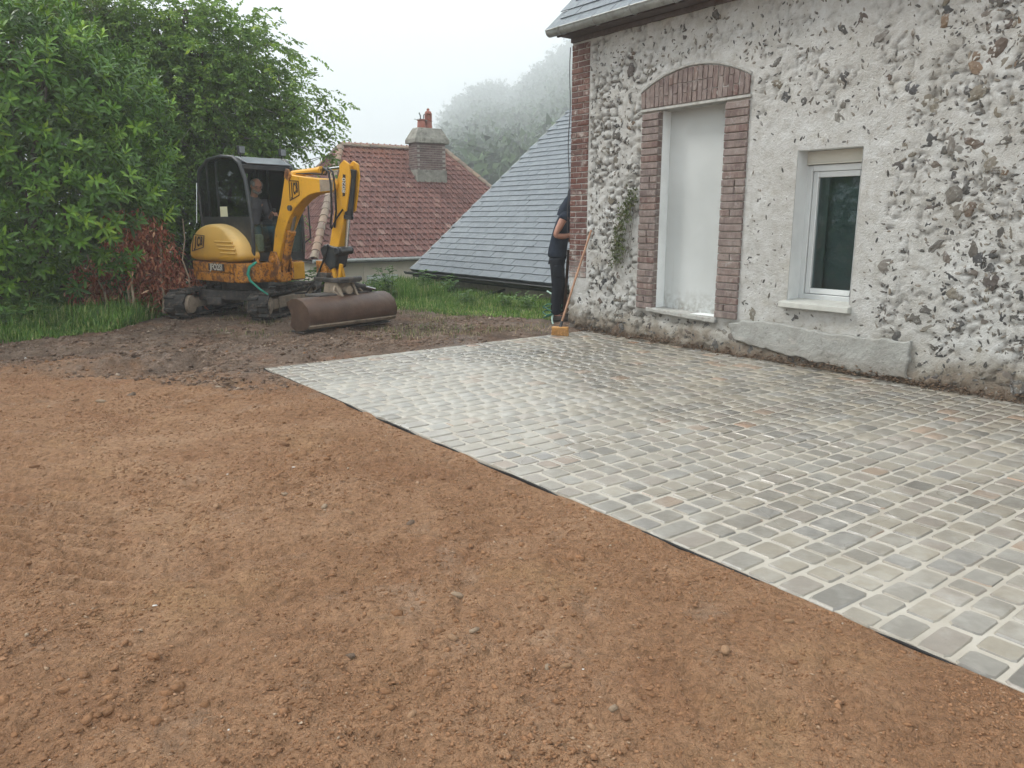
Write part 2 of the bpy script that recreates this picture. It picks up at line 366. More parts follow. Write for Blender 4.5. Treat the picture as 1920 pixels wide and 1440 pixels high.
# stones and clods one can pick out
simple('clod_brown', (.22, .115, .062), .95, .3, 9, .2, bump=.6, bscale=45, bdist=.01)
simple('stone_grey', (.275, .20, .135), .85, .25, 9, .3, bump=.4, bscale=45, bdist=.006)
simple('stone_tan', (.29, .175, .10), .9, .25, 9, .3, bump=.4, bscale=45, bdist=.006)
simple('chip_white', (.72, .70, .66), .6, .1, 9, .4)
simple('stone_dark', (.13, .088, .06), .8, .3, 9, .3, bump=.5, bscale=45, bdist=.006)
blobs = [(np.sign(V) * np.abs(V) ** .62 * np.array([1.05, .85, .7]), Fc) for V, Fc in blob_variants(8, 500)]
blob_me = [[np_mesh('stone', V, Fc) for V, Fc in blobs] for _ in range(5)]
STM = ['clod_brown', 'stone_grey', 'stone_tan', 'chip_white', 'stone_dark']
STONES = [(857, 1106, 17, 1, 'pale grey squarish stone lying mid-foreground on the soil'), (1052, 1138, 13, 0, 'dark brown rounded clod, alone right of the pale squarish stone'),
 (848, 1202, 15, 2, 'tan stone in the pebbly cluster below the pale squarish stone'), (888, 1186, 13, 1, 'flat pale stone at the top of the pebbly cluster'), (800, 1212, 11, 0, 'reddish clod at the left end of the pebbly cluster'),
 (1060, 1249, 15, 2, 'tan round stone beside the small white chip near the bottom'), (1026, 1251, 11, 1, 'grey pebble left of the tan round stone and white chip'), (1092, 1255, 8, 3, 'tiny white chip beside the tan round stone'),
 (772, 1345, 14, 2, 'flat tan stone lying alone near the bottom edge of the soil'), (657, 1228, 14, 4, 'black crumbly lump on the soil left of the pebbly cluster'),
 (66, 877, 12, 0, 'dark brown clod at the far left edge of the soil'), (427, 890, 7, 3, 'white chip beside the pale dry patch on the soil'), (551, 880, 6, 3, 'white chip beside the clods near the middle of the soil'),
 (532, 838, 15, 0, 'large dark clod heading the line of clods mid-soil'), (482, 858, 11, 0, 'brown clod left of the large dark clod'), (534, 925, 10, 1, 'grey wedge stone below the white chip mid-soil'), (405, 950, 11, 2, 'tan pebble in front of the pale dry patch'),
 (588, 948, 12, 2, 'tan stone at the left end of the short stone row'), (608, 950, 11, 1, 'pale stone second in the short stone row'), (655, 962, 13, 2, 'flat tan stone at the right end of the short stone row'), (770, 982, 12, 4, 'dark rounded stone between stone row and paving edge'),
 (802, 890, 13, 0, 'brown clod near the paving edge, largest there'), (878, 915, 11, 0, 'brown clod close beside the paving edge below the largest'), (738, 902, 9, 2, 'thin tan stone left of the largest clod by the paving edge'),
 (1478, 1164, 13, 2, 'tan stone on the soil beside the near paving edge'), (1360, 1230, 18, 2, 'flat tan stone with a dark rim near the paving corner of soil'), (1485, 1252, 13, 0, 'brown clod right of the flat tan stone'),
 (290, 1130, 8, 3, 'small white chip low on the left of the soil'), (428, 1362, 7, 3, 'small white chip at the bottom left of the soil'), (190, 754, 12, 1, 'grey stone on the line where mud meets orange soil'),
 (140, 750, 10, 2, 'tan stone left of the grey one on the mud line'), (48, 668, 8, 3, 'white chip in the mud below the grass at far left'), (1150, 1330, 13, 1, 'grey stone among the pebbles at the bottom right of the soil'), (1110, 1352, 12, 2, 'tan stone left of the grey one among the bottom right pebbles'),
 (1175, 1345, 11, 0, 'reddish clod right of the grey stone among the bottom right pebbles'), (245, 740, 15, 4, 'dark twisted clod at the edge of the mud with a twig shadow'), (95, 1418, 9, 3, 'pale chip at the bottom left corner of the soil')]
for i, (u, v, px, mi, lab) in enumerate(STONES):
    p = gnd(u, v); d = np.linalg.norm(p - EYE); s = px * d / FPX * (.62 if mi != 3 else .45)
    m_ = blob_me[mi][i % 8]
    o = link(('stone', 'stone', 'stone', 'stone_chip', 'soil_lump')[mi] if mi else 'clod', m_, STM[mi], loc=(p[0], p[1], float(terrain(p[0], p[1])) + s * .12), rot=(.25 * math.sin(i * 2.3), .25 * math.cos(i * 1.7), i * 1.3), label=lab, category='stone' if mi else 'clod', group='stones and clods on the soil'); o.scale = (s, s * (.8 if mi != 3 else .55), s * (.8 if mi != 3 else .5))

# ------------------------------------------------------------------ paving of square setts
pave = empty('paving', CORNER, HOUSE_RZ, kind='structure')
bed = MB(); bed.box(((PAVE_S0 + PAVE_S1) / 2, -PAVE_W / 2 + .0, -.06), (PAVE_S1 - PAVE_S0, PAVE_W, .12))
t = NT('mortar'); P = t.pos()
c = t.ramp(t.noise(2.2, 5, .6, P), [(.3, (.35, .315, .262)), (.55, (.435, .40, .342)), (.75, (.48, .455, .405))])
WETN = lambda t, P: t.rng(t.noise(.55, 3, .55, t.mapping(P, loc=(3.1, 7.4, 0))), .42, .58)
wet = WETN(t, P)
M['mortar'] = t.done(c, t.math('SUBTRACT', .62, t.math('MULTIPLY', wet, .34)), t.bump(t.noise(45, 4, .6, P), .35, .006), .5)
bo = bed.build('mortar_bed', 'mortar', pave)
# setts
SET_V = []
for k in range(10):
    r = np.random.default_rng(900 + k); m = MB(); q = []
    w = .5
    base = [(-w, -w), (w, -w), (w, w), (-w, w)]
    ring = []
    for i in range(4):                                # each corner rounded with 2 points
        a = base[i]; prv = base[i - 1]; nxt = base[(i + 1) % 4]; c_ = .06 + .07 * r.random(2); j = .035 * (r.random(2) - .5)
        ring.append((a[0] + (prv[0] - a[0]) * c_[0] + j[0], a[1] + (prv[1] - a[1]) * c_[0] + j[1])); ring.append((a[0] + (nxt[0] - a[0]) * c_[1] - j[1], a[1] + (nxt[1] - a[1]) * c_[1] + j[0]))
    n = 8; ins = .90
    V = [(x, y, -1.0) for x, y in ring] + [(x, y, -.15) for x, y in ring] + [(x * ins + .01 * r.random(), y * ins, .42 + .05 * r.random()) for x, y in ring] + [(.05 * r.random(), .05 * r.random(), .50)]
    F = [(i, (i + 1) % n, n + (i + 1) % n, n + i) for i in range(n)] + [(n + i, n + (i + 1) % n, 2 * n + (i + 1) % n, 2 * n + i) for i in range(n)] + [(2 * n + i, 2 * n + (i + 1) % n, 3 * n) for i in range(n)]
    m.add(V, F); SET_V.append(m)
t = NT('sett'); r_ = t.rnd(); P = t.pos()
c = t.ramp(r_, [(0, (0.142, 0.13, 0.111)), (0.04, (0.198, 0.179, 0.149)), (0.2, (0.241, 0.216, 0.176)), (0.4, (0.267, 0.233, 0.182)), (0.57, (0.232, 0.216, 0.187)), (0.69, (0.284, 0.249, 0.193)), (0.81, (0.245, 0.21, 0.174)), (0.91, (0.215, 0.202, 0.182)), (0.972, (0.284, 0.206, 0.148)), (0.994, (0.301, 0.185, 0.115))], 'CONSTANT')
c = t.mix(t.rng(t.noise(14, 5, .65, P), .3, .72), t.hsv(c, v=.86), t.hsv(c, v=1.14))
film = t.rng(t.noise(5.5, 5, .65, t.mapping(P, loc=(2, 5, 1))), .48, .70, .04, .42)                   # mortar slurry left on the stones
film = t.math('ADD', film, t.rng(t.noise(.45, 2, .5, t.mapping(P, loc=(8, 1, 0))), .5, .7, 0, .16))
sx, sy, sz = t.sep(P)
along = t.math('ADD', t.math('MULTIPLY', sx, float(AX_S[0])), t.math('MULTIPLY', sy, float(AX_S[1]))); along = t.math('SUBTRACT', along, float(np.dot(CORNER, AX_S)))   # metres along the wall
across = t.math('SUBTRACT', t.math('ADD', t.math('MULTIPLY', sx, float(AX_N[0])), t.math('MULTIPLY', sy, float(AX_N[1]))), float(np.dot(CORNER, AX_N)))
film = t.math('MINIMUM', t.math('ADD', film, t.math('MULTIPLY', t.rng(t.math('ADD', across, t.math('MULTIPLY', t.noise(.9, 3, .6, P), 1.6)), 2.6, 4.6, 0, .5), t.rng(along, 6.0, 2.0, .15, 1))), .8)     # paler towards the outer edge and the far end
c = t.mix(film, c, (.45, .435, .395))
wet = WETN(t, P)
c = t.hsv(c, v=t.math('SUBTRACT', 1.0, t.math('MULTIPLY', wet, .13)))
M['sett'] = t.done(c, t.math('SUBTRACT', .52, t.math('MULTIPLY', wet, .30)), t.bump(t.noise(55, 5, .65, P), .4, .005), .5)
sett_me = [m.mesh('sett', smooth=True) for m in SET_V]
SETTS = []
xs = PAVE_S0 + .012; r = np.random.default_rng(33)
while xs < PAVE_S1 - .1:
    wdt = .135 + .022 * r.random(); y = .012 + .06 * r.random()
    while y < PAVE_W - .02:
        ln_ = .125 + .06 * r.random() + (.05 if r.random() > .9 else 0)
        if y + ln_ > PAVE_W - .10: ln_ = PAVE_W - .012 - y
        if ln_ > .05:
            jx = .014 + .010 * r.random(); jy = .012 + .012 * r.random()
            last = y + ln_ > PAVE_W - .02
            SETTS.append((xs + wdt / 2 + .004 * (r.random() - .5), -(y + ln_ / 2) - (jy * .5 + .006 if last else 0), wdt - jx, ln_ - (.004 if last else jy), r.integers(0, 10), .012 + .0045 * (r.random() - .3), (r.random() - .5) * .05, r.integers(0, 2)))
        y += ln_
    xs += wdt
cam_l = np.array(to_house(np.array([0, 0])))
SETTS.sort(key=lambda q: (q[0] - cam_l[0]) ** 2 + (q[1] - cam_l[1]) ** 2)
def in_frame(q):
    Pw = CORNER + AX_S * q[0] - AX_N * q[1] - EYE
    f = Pw[1] * math.cos(PITCH) - Pw[2] * math.sin(PITCH); up = Pw[1] * math.sin(PITCH) + Pw[2] * math.cos(PITCH)
    return f > .2 and abs(Pw[0] / f * FPX) < 1000 and abs(up / f * FPX) < 770
vis = [q for q in SETTS if in_frame(q)]
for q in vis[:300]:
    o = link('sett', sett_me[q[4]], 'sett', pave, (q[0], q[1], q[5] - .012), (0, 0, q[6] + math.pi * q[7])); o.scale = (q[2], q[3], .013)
rest = vis[300:] + [q for q in SETTS if not in_frame(q)]
Vs = []; Fs3 = []; Fs4 = []
mb = MB()
for q in rest:
    m = SET_V[q[4]]; A = np.array(m.v) * np.array([q[2], q[3], .013]); a = q[6] + math.pi * q[7]
    A = np.stack([A[:, 0] * math.cos(a) - A[:, 1] * math.sin(a) + q[0], A[:, 0] * math.sin(a) + A[:, 1] * math.cos(a) + q[1], A[:, 2] + q[5] - .012], -1)
    b = len(mb.v); mb.v.extend(map(tuple, A)); mb.f.extend(tuple(i + b for i in f) for f in m.f)
me = bpy.data.meshes.new('sett_field'); me.from_pydata(mb.v, [], mb.f); me.update()
me.polygons.foreach_set('use_smooth', [True] * len(me.polygons))
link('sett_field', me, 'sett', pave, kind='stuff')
# dark edging strip against the soil
simple('edging', (.018, .017, .017), .7, .3, 20, .3)
eb = MB(); r = np.random.default_rng(5)
for a, b in ((PAVE_S0 - .02, PAVE_S1),):
    n = 60; xs_ = np.linspace(a, b, n); wv = .012 * (fbm(xs_ * 1.3, xs_ * 0, 8, 2) - .5)
    pts0 = [(x, -PAVE_W - .004 - max(0, w) * .5, -.12) for x, w in zip(xs_, wv)]; pts1 = [(x, -PAVE_W - .012 - max(0, w), -.12) for x, w in zip(xs_, wv)]
    V = pts0 + pts1 + [(p[0], p[1], -.001 - .016 * float(vn(p[0] * 3.1, 2.0, 4) > .52) * float(vn(p[0] * 3.1, 2.0, 4))) for p in pts0] + [(p[0], p[1], -.003 - .016 * float(vn(p[0] * 3.1, 2.0, 4) > .52) * float(vn(p[0] * 3.1, 2.0, 4))) for p in pts1]
    F = []
    for i in range(n - 1): F += [(2 * n + i, 2 * n + i + 1, 3 * n + i + 1, 3 * n + i), (n + i, n + i + 1, 3 * n + i + 1, 3 * n + i), (i, i + 1, 2 * n + i + 1, 2 * n + i)]
    eb.add(V, F)
eb.build('edging_strip', 'edging', pave)
# ------------------------------------------------------------------ the stone house
house = empty('stone_house', CORNER, HOUSE_RZ, label='whitewashed flint stone house with brick corner and walled-up doorway', category='house')
DOOR = (1.57, 2.53, .40, 2.75); WIN = (3.44, 4.13, .66, 2.17); WALL_H, WALL_L = 3.79, 9.6
t = NT('whitewash'); P = t.obj(); sx, sy, sz = t.sep(P)
c = t.ramp(t.noise(1.6, 6, .62, P), [(.28, (.46, .45, .42)), (.48, (.575, .57, .545)), (.68, (.645, .65, .635))])
c = t.mix(t.rng(t.noise(9, 6, .7, P), .42, .70, 0, .6), c, (.36, .335, .29))                                   # worn to grey sand
c = t.mix(t.rng(t.noise(24, 5, .7, t.mapping(P, loc=(4, 1, 2))), .58, .70, 0, .55), c, (.21, .19, .16))        # pitted spots
c = t.mix(t.rng(t.noise(3.1, 4, .6, t.mapping(P, loc=(7, 1, 3))), .58, .74, 0, .45), c, (.47, .435, .36))        # yellowed patches
lowz = t.math('ADD', sz, t.math('MULTIPLY', t.math('SUBTRACT', t.noise(2.6, 4, .6, t.mapping(P, loc=(1, 5, 2))), .5), .75))
c = t.mix(t.rng(lowz, .44, .16, 0, .85), c, t.ramp(t.noise(7, 5, .65, P), [(.3, (.17, .135, .095)), (.5, (.27, .235, .18)), (.7, (.36, .335, .28))]))   # bare masonry along the foot
c = t.mix(t.rng(lowz, .20, .0, 0, .8), c, (.15, .095, .06))                                                       # splashed earth
cav = t.attr('cavity'); c = t.mix(t.math('MULTIPLY', cav, .85), c, (.15, .135, .115))                                # sandy joints, with the shade inside them painted in
M['whitewash'] = t.done(c, .9, t.bump(t.math('ADD', t.noise(38, 6, .7, P), t.math('MULTIPLY', t.noise(110, 4, .7, P), .5)), 1.0, .022), .2)

# stony: where stones show through
def stony(x, z):
    m = .50 + .0 * x
    m = np.where((x > .36) & (x < 1.28), .95, m)
    m = np.where(x > 4.35, .55 + .45 * sstep(4.4, 5.2, x), m)
    m = np.where((x > 2.86) & (x < 3.42), .28, m)
    m = np.where((z > 2.55) & (x > 1.2) & (x < 4.4), .66, m)
    m = np.where((x > 3.1) & (x < 4.5) & (z < 2.5), .15, m)
    m = np.where((x > 4.4) & (x < 5.0) & (z > .5) & (z < 1.9), .55, m)
    m = m * (.72 + .28 * sstep(.3, .6, fbm(x * 1.1, z * 1.3, 77, 3)))
    m = np.where(z < .35, .8, m)
    return m
wr = np.random.default_rng(12); CELL = .115
cellsx = int(WALL_L / CELL) + 1; cellsz = int(3.9 / (CELL * .85)) + 1
cx = (np.arange(cellsx)[:, None] + .5 + .75 * (wr.random((cellsx, cellsz)) - .5)) * CELL
cz = (np.arange(cellsz)[None, :] + .5 + .75 * (wr.random((cellsx, cellsz)) - .5)) * CELL * .85 - .05
cr = .022 + .044 * wr.random((cellsx, cellsz)) ** 1.5; ca = .42 + .55 * wr.random((cellsx, cellsz)); crot = wr.random((cellsx, cellsz)) * 3.14
cst = stony(cx, cz); con = wr.random((cellsx, cellsz)) < cst * 1.25                 # cell holds a stone that bulges
cexp = con & (wr.random((cellsx, cellsz)) < .62 + .28 * (cx > 4.7) + .0 * (cx < 1.3))     # ... and is exposed
wx = np.unique(np.round(np.concatenate([axis([(0, 6.4, .024), (6.4, WALL_L, .08)]), DOOR[:2], WIN[:2]]), 4))
wz = np.unique(np.round(np.concatenate([axis([(-.12, WALL_H, .024)]), DOOR[2:], WIN[2:]]), 4))
WX, WZ = np.meshgrid(wx, wz); H_ = np.zeros_like(WX); cavity = np.zeros_like(WX)
QX = WX + .050 * (fbm(WX * 9, WZ * 9, 91, 3) - .5) * 1.6; QZ = WZ + .050 * (fbm(WX * 9, WZ * 9, 95, 3) - .5) * 1.6      # ragged outlines
ctx = (wr.random((cellsx, cellsz)) - .5) * 1.1; ctz = (wr.random((cellsx, cellsz)) - .5) * 1.1
f1 = np.full_like(WX, 9.); f2 = np.full_like(WX, 9.)
for di in (-1, 0, 1):
    for dj in (-1, 0, 1):
        i = np.clip((QX / CELL).astype(int) + di, 0, cellsx - 1); j = np.clip(((QZ + .05) / (CELL * .85)).astype(int) + dj, 0, cellsz - 1)
        dx = QX - cx[i, j]; dz = QZ - cz[i, j]; a = crot[i, j]
        u = (dx * np.cos(a) + dz * np.sin(a)) / cr[i, j]; w = (-dx * np.sin(a) + dz * np.cos(a)) / (cr[i, j] * ca[i, j])
        d = np.sqrt(u * u + w * w); dome = np.where(con[i, j], np.clip((1.30 - d) * 2.0, 0, 1) * (1 + ctx[i, j] * u * .5 + ctz[i, j] * w * .5), 0)
        H_ = np.maximum(H_, dome * (.010 + .20 * cr[i, j]) * np.where(WX > 1.4, .32, .75))
        dd = np.sqrt(dx * dx + dz * dz); f2 = np.minimum(np.maximum(f1, dd), f2); f1 = np.minimum(f1, dd)
gap = np.exp(-((f2 - f1) / .014) ** 2) * sstep(.42, .58, fbm(WX * 5, WZ * 5, 99, 3)) * np.where(WX > 1.4, .55, 1.0)
cavity = gap
rough_ = stony(WX, WZ)
H_ = H_ + (.010 + .030 * rough_) * (fbm(WX * 7, WZ * 7, 5, 4) - .5) + .03 * (fbm(WX * 1.3, WZ * 1.3, 9, 3) - .5) + .012 * rough_ * (fbm(WX * 22, WZ * 22, 6, 2) - .5)
H_ = H_ - .035 * np.exp(-((WZ - .30) / .06) ** 2) * (WX > 1.3) * (WX < 2.9) + .05 * sstep(.45, .0, WZ) * (fbm(WX * 3, WZ * 3, 13, 3) + .1)
def flatten(x0, x1, z0, z1, m=.05):
    dx = np.maximum(np.maximum(x0 - WX, WX - x1), 0); dz = np.maximum(np.maximum(z0 - WZ, WZ - z1), 0)
    return sstep(0, m, np.sqrt(dx * dx + dz * dz))
keep = flatten(-.2, .345, .55, 3.9, .04) * flatten(1.29, 2.84, .38, 2.80, .04) * flatten(*WIN, .05)
H_ = H_ * keep; cavity = cavity * keep * sstep(.22, .6, rough_); H_ = H_ - .045 * cavity
nX, nZ = len(wx), len(wz); q = (np.arange(nZ - 1)[:, None] * nX + np.arange(nX - 1)[None, :])
mx = (wx[:-1] + wx[1:]) / 2; mz = (wz[:-1] + wz[1:]) / 2; MX, MZ = np.meshgrid(mx, mz)
hole = ((MX > DOOR[0]) & (MX < DOOR[1]) & (MZ > DOOR[2]) & (MZ < DOOR[3])) | ((MX > WIN[0]) & (MX < WIN[1]) & (MZ > WIN[2]) & (MZ < WIN[3]))
q = q[~hole].ravel()
V = np.stack([WX, -H_, WZ], -1).reshape(-1, 3)
me = np_mesh('wall', V, np.stack([q, q + 1, q + nX + 1, q + nX], -1), True, {'cavity': cavity.ravel()})
link('wall', me, 'whitewash', house)
# the remaining walls and reveals
simple('plaster_white', (.74, .76, .75), .8, .08, 3, .3, bump=.2, bscale=30, bdist=.004)
simple('whitewash_plain', (.40, .395, .37), .9, .2, 9, .2, bump=.5, bscale=40, bdist=.01, dirt=(.17, .15, .12), dirt_amt=.6); simple('render_grey', (.40, .385, .35), .9, .25, 3, .2, bump=.5, bscale=40, bdist=.01)
rest_w = MB(); rest_w.box((.12, 3.6, 1.8), (.23, 7.0, 3.84)); rest_w.box((WALL_L / 2 + .2, 7.1, 1.8), (WALL_L, .3, 3.84)); rest_w.box((WALL_L - .1, 3.6, 1.8), (.2, 6.8, 3.84))
rest_w.prism([(.1, 3.72), (3.55, 7.3), (7.2, 3.72)], .01, .23, 'x')
rest_w.build('gable_wall', 'render_grey', house)
rv = MB(); d_ = .19
for (x0, x1, z0, z1), dd in ((DOOR, .19), (WIN, .30)):
    ys = .05 if dd < .2 else -.002
    for x in (x0 + .004, x1 - .004): rv.add([(x, ys, z0), (x, dd, z0), (x, dd, z1), (x, ys, z1)], [(0, 1, 2, 3)])
    for z in (z0, z1): rv.add([(x0, -.002, z), (x1, -.002, z), (x1, dd, z), (x0, dd, z)], [(0, 1, 2, 3)])
rv.build('reveal', 'plaster_white', house)
t = NT('blocked_door'); P = t.obj(); sx, sy, sz = t.sep(P)
c = t.mix(t.rng(t.noise(1.2, 4, .5, P), .35, .7), (.46, .48, .47), (.56, .58, .57))
st = t.noise(1, 5, .65, t.mapping(P, scale=(14, 1, .9)))
c = t.mix(t.math('MULTIPLY', t.rng(st, .56, .75, 0, .5), t.rng(sz, 2.2, .5)), c, (.36, .36, .33))
c = t.mix(t.math('MULTIPLY', t.rng(t.noise(11, 5, .7, P), .42, .66), t.rng(sz, .72, .40, 0, .9)), c, (.22, .20, .165))
M['blocked_door'] = t.done(c, .75, t.bump(t.noise(16, 4, .6, P), .15, .01), .3)
b = MB(); b.box(((DOOR[0] + DOOR[1]) / 2, .205, (DOOR[2] + DOOR[3]) / 2), (DOOR[1] - DOOR[0] + .1, .03, DOOR[3] - DOOR[2] + .1)); b.build('doorway_infill', 'blocked_door', house)
# bricks
t = NT('brick'); r_ = t.rnd(); P = t.pos()
c = t.ramp(r_, [(0, (.125, .062, .050)), (.3, (.17, .080, .064)), (.6, (.135, .072, .062)), (.85, (.19, .105, .085)), (1, (.115, .068, .060))])
c = t.mix(t.rng(t.noise(30, 5, .7, P), .35, .7, 0, .6), c, t.hsv(c, v=.6))
c = t.mix(t.rng(t.noise(9, 6, .72, P), .53, .68, 0, .8), c, (.50, .47, .43))
oz = t.sep(t.pos())[2]
c = t.mix(t.rng(t.math('ADD', oz, t.math('MULTIPLY', t.noise(4, 5, .7, P), .8)), 1.35, .95, 0, .75), c, (.50, .49, .45))
M['brick_quoin'] = t.done(c, .9, t.bump(t.noise(70, 5, .7, P), .6, .006), .2)
t = NT('brick_jamb'); r_ = t.rnd(); P = t.pos()
c = t.ramp(r_, [(0, (.125, .085, .078)), (.25, (.185, .138, .128)), (.5, (.15, .112, .105)), (.75, (.21, .165, .152)), (.9, (.165, .105, .092)), (1, (.13, .07, .062))])
c = t.mix(t.rng(t.noise(26, 5, .7, t.mapping(P, scale=(1, 1, .3))), .4, .72, 0, .6), c, (.38, .33, .29))
c = t.mix(t.rng(t.noise(7, 5, .7, P), .5, .68, 0, .6), c, (.10, .075, .068)); c = t.mix(t.rng(t.noise(11, 6, .72, t.mapping(P, loc=(6, 2, 1))), .56, .68, 0, .6), c, (.42, .39, .36))
M['brick_jamb'] = t.done(c, .9, t.bump(t.noise(60, 5, .7, P), .5, .005), .2)
def brick_mesh(w, d, h, seed, bev=.006):
    import bmesh
    r = np.random.default_rng(seed); bm = bmesh.new(); bmesh.ops.create_cube(bm, size=1.0)
    for v in bm.verts: v.co = (v.co.x * w + .004 * (r.random() - .5), v.co.y * d + .003 * (r.random() - .5), v.co.z * h + .004 * (r.random() - .5))
    fr = [e for e in bm.edges if all(v.co.y < 0 for v in e.verts)]
    bmesh.ops.bevel(bm, geom=fr, offset=bev, segments=1, affect='EDGES'); m_ = bpy.data.meshes.new('brick'); bm.to_mesh(m_); bm.free(); return m_
BR = {}
def brick(x0, x1, z0, z1, mat, y=0.0, d=.10, proud=.006, jig=.003):
    key = (round(x1 - x0, 2), round(z1 - z0, 3), random.randrange(3), mat)
    if key not in BR: BR[key] = brick_mesh(key[0], d, key[1], hash(key[:3]) & 255)
    return link('brick', BR[key], mat, house, ((x0 + x1) / 2, y + d / 2 - proud - random.random() * .007, (z0 + z1) / 2), ((random.random() - .5) * .02, (random.random() - .5) * jig * 4, 0))
# corner quoin
z = .64; k = 0; pitch = .0735
while z < 3.66:
    if z > .70 or random.random() > .4:
        cut = .115 if k % 2 == 0 else .225
        brick(-.005, cut - .006, z, z + pitch - .010, 'brick_quoin'); brick(cut + .004, .335, z, z + pitch - .010, 'brick_quoin')
    z += pitch; k += 1
simple('joint_lime', (.52, .47, .42), .9, .15, 20, .2, bump=.4, bscale=90, bdist=.004)
j = MB(); j.box((.165, .03, 2.17), (.345, .05, 3.1)); j.build('quoin_joints', 'joint_lime', house)
# door jambs, courses of .081
for (x0, x1) in ((1.30, 1.572), (2.528, 2.83)):
    z = .40; k = 0
    while z < 2.72:
        if random.random() > .78:
            c_ = x0 + (.12 + .06 * random.random()); brick(x0, c_ - .005, z, z + .068, 'brick_jamb', proud=.022, d=.075); brick(c_ + .005, x1, z, z + .068, 'brick_jamb', proud=.022, d=.075)
        else: brick(x0 + .006 * random.random(), x1 - .002 * random.random(), z, z + .069, 'brick_jamb', proud=.022, d=.075)
        z += .0805; k += 1
    jj = MB(); jj.box(((x0 + x1) / 2, .044, 1.57), (x1 - x0 - .012, .09, 2.35)); jj.build('jamb_joints', 'joint_lime', house)
simple('joint_grey', (.30, .27, .24), .9, .2, 20, .2)
# segmental arch over the door
def arch_top(x): tt = (x - 2.06) / .78; return 2.965 + .205 * (1 - tt * tt)
ncol = 22; ax0, ax1 = 1.285, 2.825
for i in range(ncol):
    xa = ax0 + (ax1 - ax0) * i / ncol + .003; xb = ax0 + (ax1 - ax0) * (i + 1) / ncol - .004
    zt = arch_top((xa + xb) / 2) - .004; zs = [2.785, zt] if zt - 2.785 < .24 else None
    if zs is None:
        c_ = 2.785 + (.11 if i % 2 else .215) + .01 * random.random(); zs = [2.785, c_, zt]
        if zt - c_ < .05: zs = [2.785, zt]
        elif zt - c_ > .235: zs = [2.785, c_, c_ + .11, zt]
    lean = (i - ncol / 2 + .5) / ncol * .16
    for za, zb in zip(zs[:-1], zs[1:]):
        m = MB(); sl = (arch_top(xb) - arch_top(xa)) if zb == zt else 0; off = lambda zz: (zz - 2.785) * lean * .6
        p = -.020 - .007 * random.random()
        o = m.prism([(xa + off(za), za + .004), (xb + off(za), za + .004), (xb + off(zb), zb - .003 + sl / 2), (xa + off(zb), zb - .003 - sl / 2)], p, .1).build('brick', 'brick_jamb', house, bevel=.004, seg=1)
am = MB(); n = 16; am.prism([(ax0, 2.78), (ax1, 2.78)] + [(ax1 + (ax0 - ax1) * i / n, arch_top(ax1 + (ax0 - ax1) * i / n)) for i in range(n + 1)], -.008, .05); am.build('arch_joints', 'joint_grey', house)
sk = MB(); n = 20; outer = [(ax0 - .02 + (ax1 - ax0 + .04) * i / n) for i in range(n + 1)]
sk.prism([(x, arch_top(x) + .035 + .006 * random.random()) for x in outer] + [(x, arch_top(x) + .004) for x in reversed(outer)], -.03, .02); sk.build('arch_rim', 'whitewash_plain', house, bevel=.008)
sk = MB(); sk.box((2.06, .06, 2.762), (1.58, .19, .030)); sk.build('lintel', 'whitewash_plain', house, bevel=.006)
# rough threshold under the walled-up door
m = MB(); n = 24; xs_ = np.linspace(1.50, 2.56, n); rr = np.random.default_rng(4)
top = [(x, .415 - .035 * (x - 1.5) + .010 * rr.random()) for x in xs_]; bot = [(x, .375 - .035 * (x - 1.5) - .012 * rr.random()) for x in xs_[::-1]]
m.prism(top + bot, -.055, .2); m.build('threshold', 'whitewash_plain', house, bevel=.01)
# window: reveal, frame, sash, shutter box, pane, sill
win = empty('window', (0, 0, 0), 0, house)
simple('pvc', (.60, .62, .615), .35, .04, 2, .5, bump=0)
simple('shutter_box', (.62, .60, .52), .45, .05, 2, .4, bump=0)
x0, x1, z0, z1 = WIN; fy = .23
f = MB()
for bx in (((x0 + .03), .065, 0), ((x1 - .03), .065, 0)): f.box((bx[0], fy, (z0 + 2.03) / 2), (.065, .07, 2.03 - z0))
f.box(((x0 + x1) / 2, fy, z0 + .035), (x1 - x0 - .12, .07, .07)); f.box(((x0 + x1) / 2, fy, 2.0), (x1 - x0 - .12, .07, .065)); f.build('frame', 'pvc', win, bevel=.006)
s_ = MB(); a0, a1, b0, b1 = x0 + .068, x1 - .068, z0 + .075, 1.965
s_.box((a0 + .028, fy + .004, (b0 + b1) / 2), (.056, .062, b1 - b0)); s_.box((a1 - .028, fy + .004, (b0 + b1) / 2), (.056, .062, b1 - b0)); s_.box(((a0 + a1) / 2, fy + .004, b0 + .028), (a1 - a0 - .114, .062, .056)); s_.box(((a0 + a1) / 2, fy + .004, b1 - .028), (a1 - a0 - .114, .062, .056)); s_.build('sash', 'pvc', win, bevel=.006)
sb = MB(); sb.box(((x0 + x1) / 2, .25, 2.105), (x1 - x0 - .004, .16, .125)); sb.box(((x0 + x1) / 2, .165, 2.045), (x1 - x0 - .02, .012, .02)); sb.build('shutter_box', 'shutter_box', win, bevel=.004)
t = NT('window_glass')
gl = t.node('ShaderNodeBsdfGlossy', {'Color': (.85, .93, .95, 1), 'Roughness': .02}); tr = t.node('ShaderNodeBsdfTransparent', {'Color': (.72, .80, .80, 1)}); fr = t.node('ShaderNodeFresnel', {'IOR': 1.55})
mx_ = t.node('ShaderNodeMixShader'); t.set(mx_.inputs[0], t.math('MULTIPLY', fr.outputs[0], .7)); t.t.links.new(tr.outputs[0], mx_.inputs[1]); t.t.links.new(gl.outputs[0], mx_.inputs[2]); t.t.links.new(mx_.outputs[0], t.out.inputs[0]); M['window_glass'] = t.m
p = MB(); p.box(((a0 + a1) / 2, fy + .008, (b0 + b1) / 2), (a1 - a0 - .1, .008, b1 - b0 - .1)); p.build('pane', 'window_glass', win)
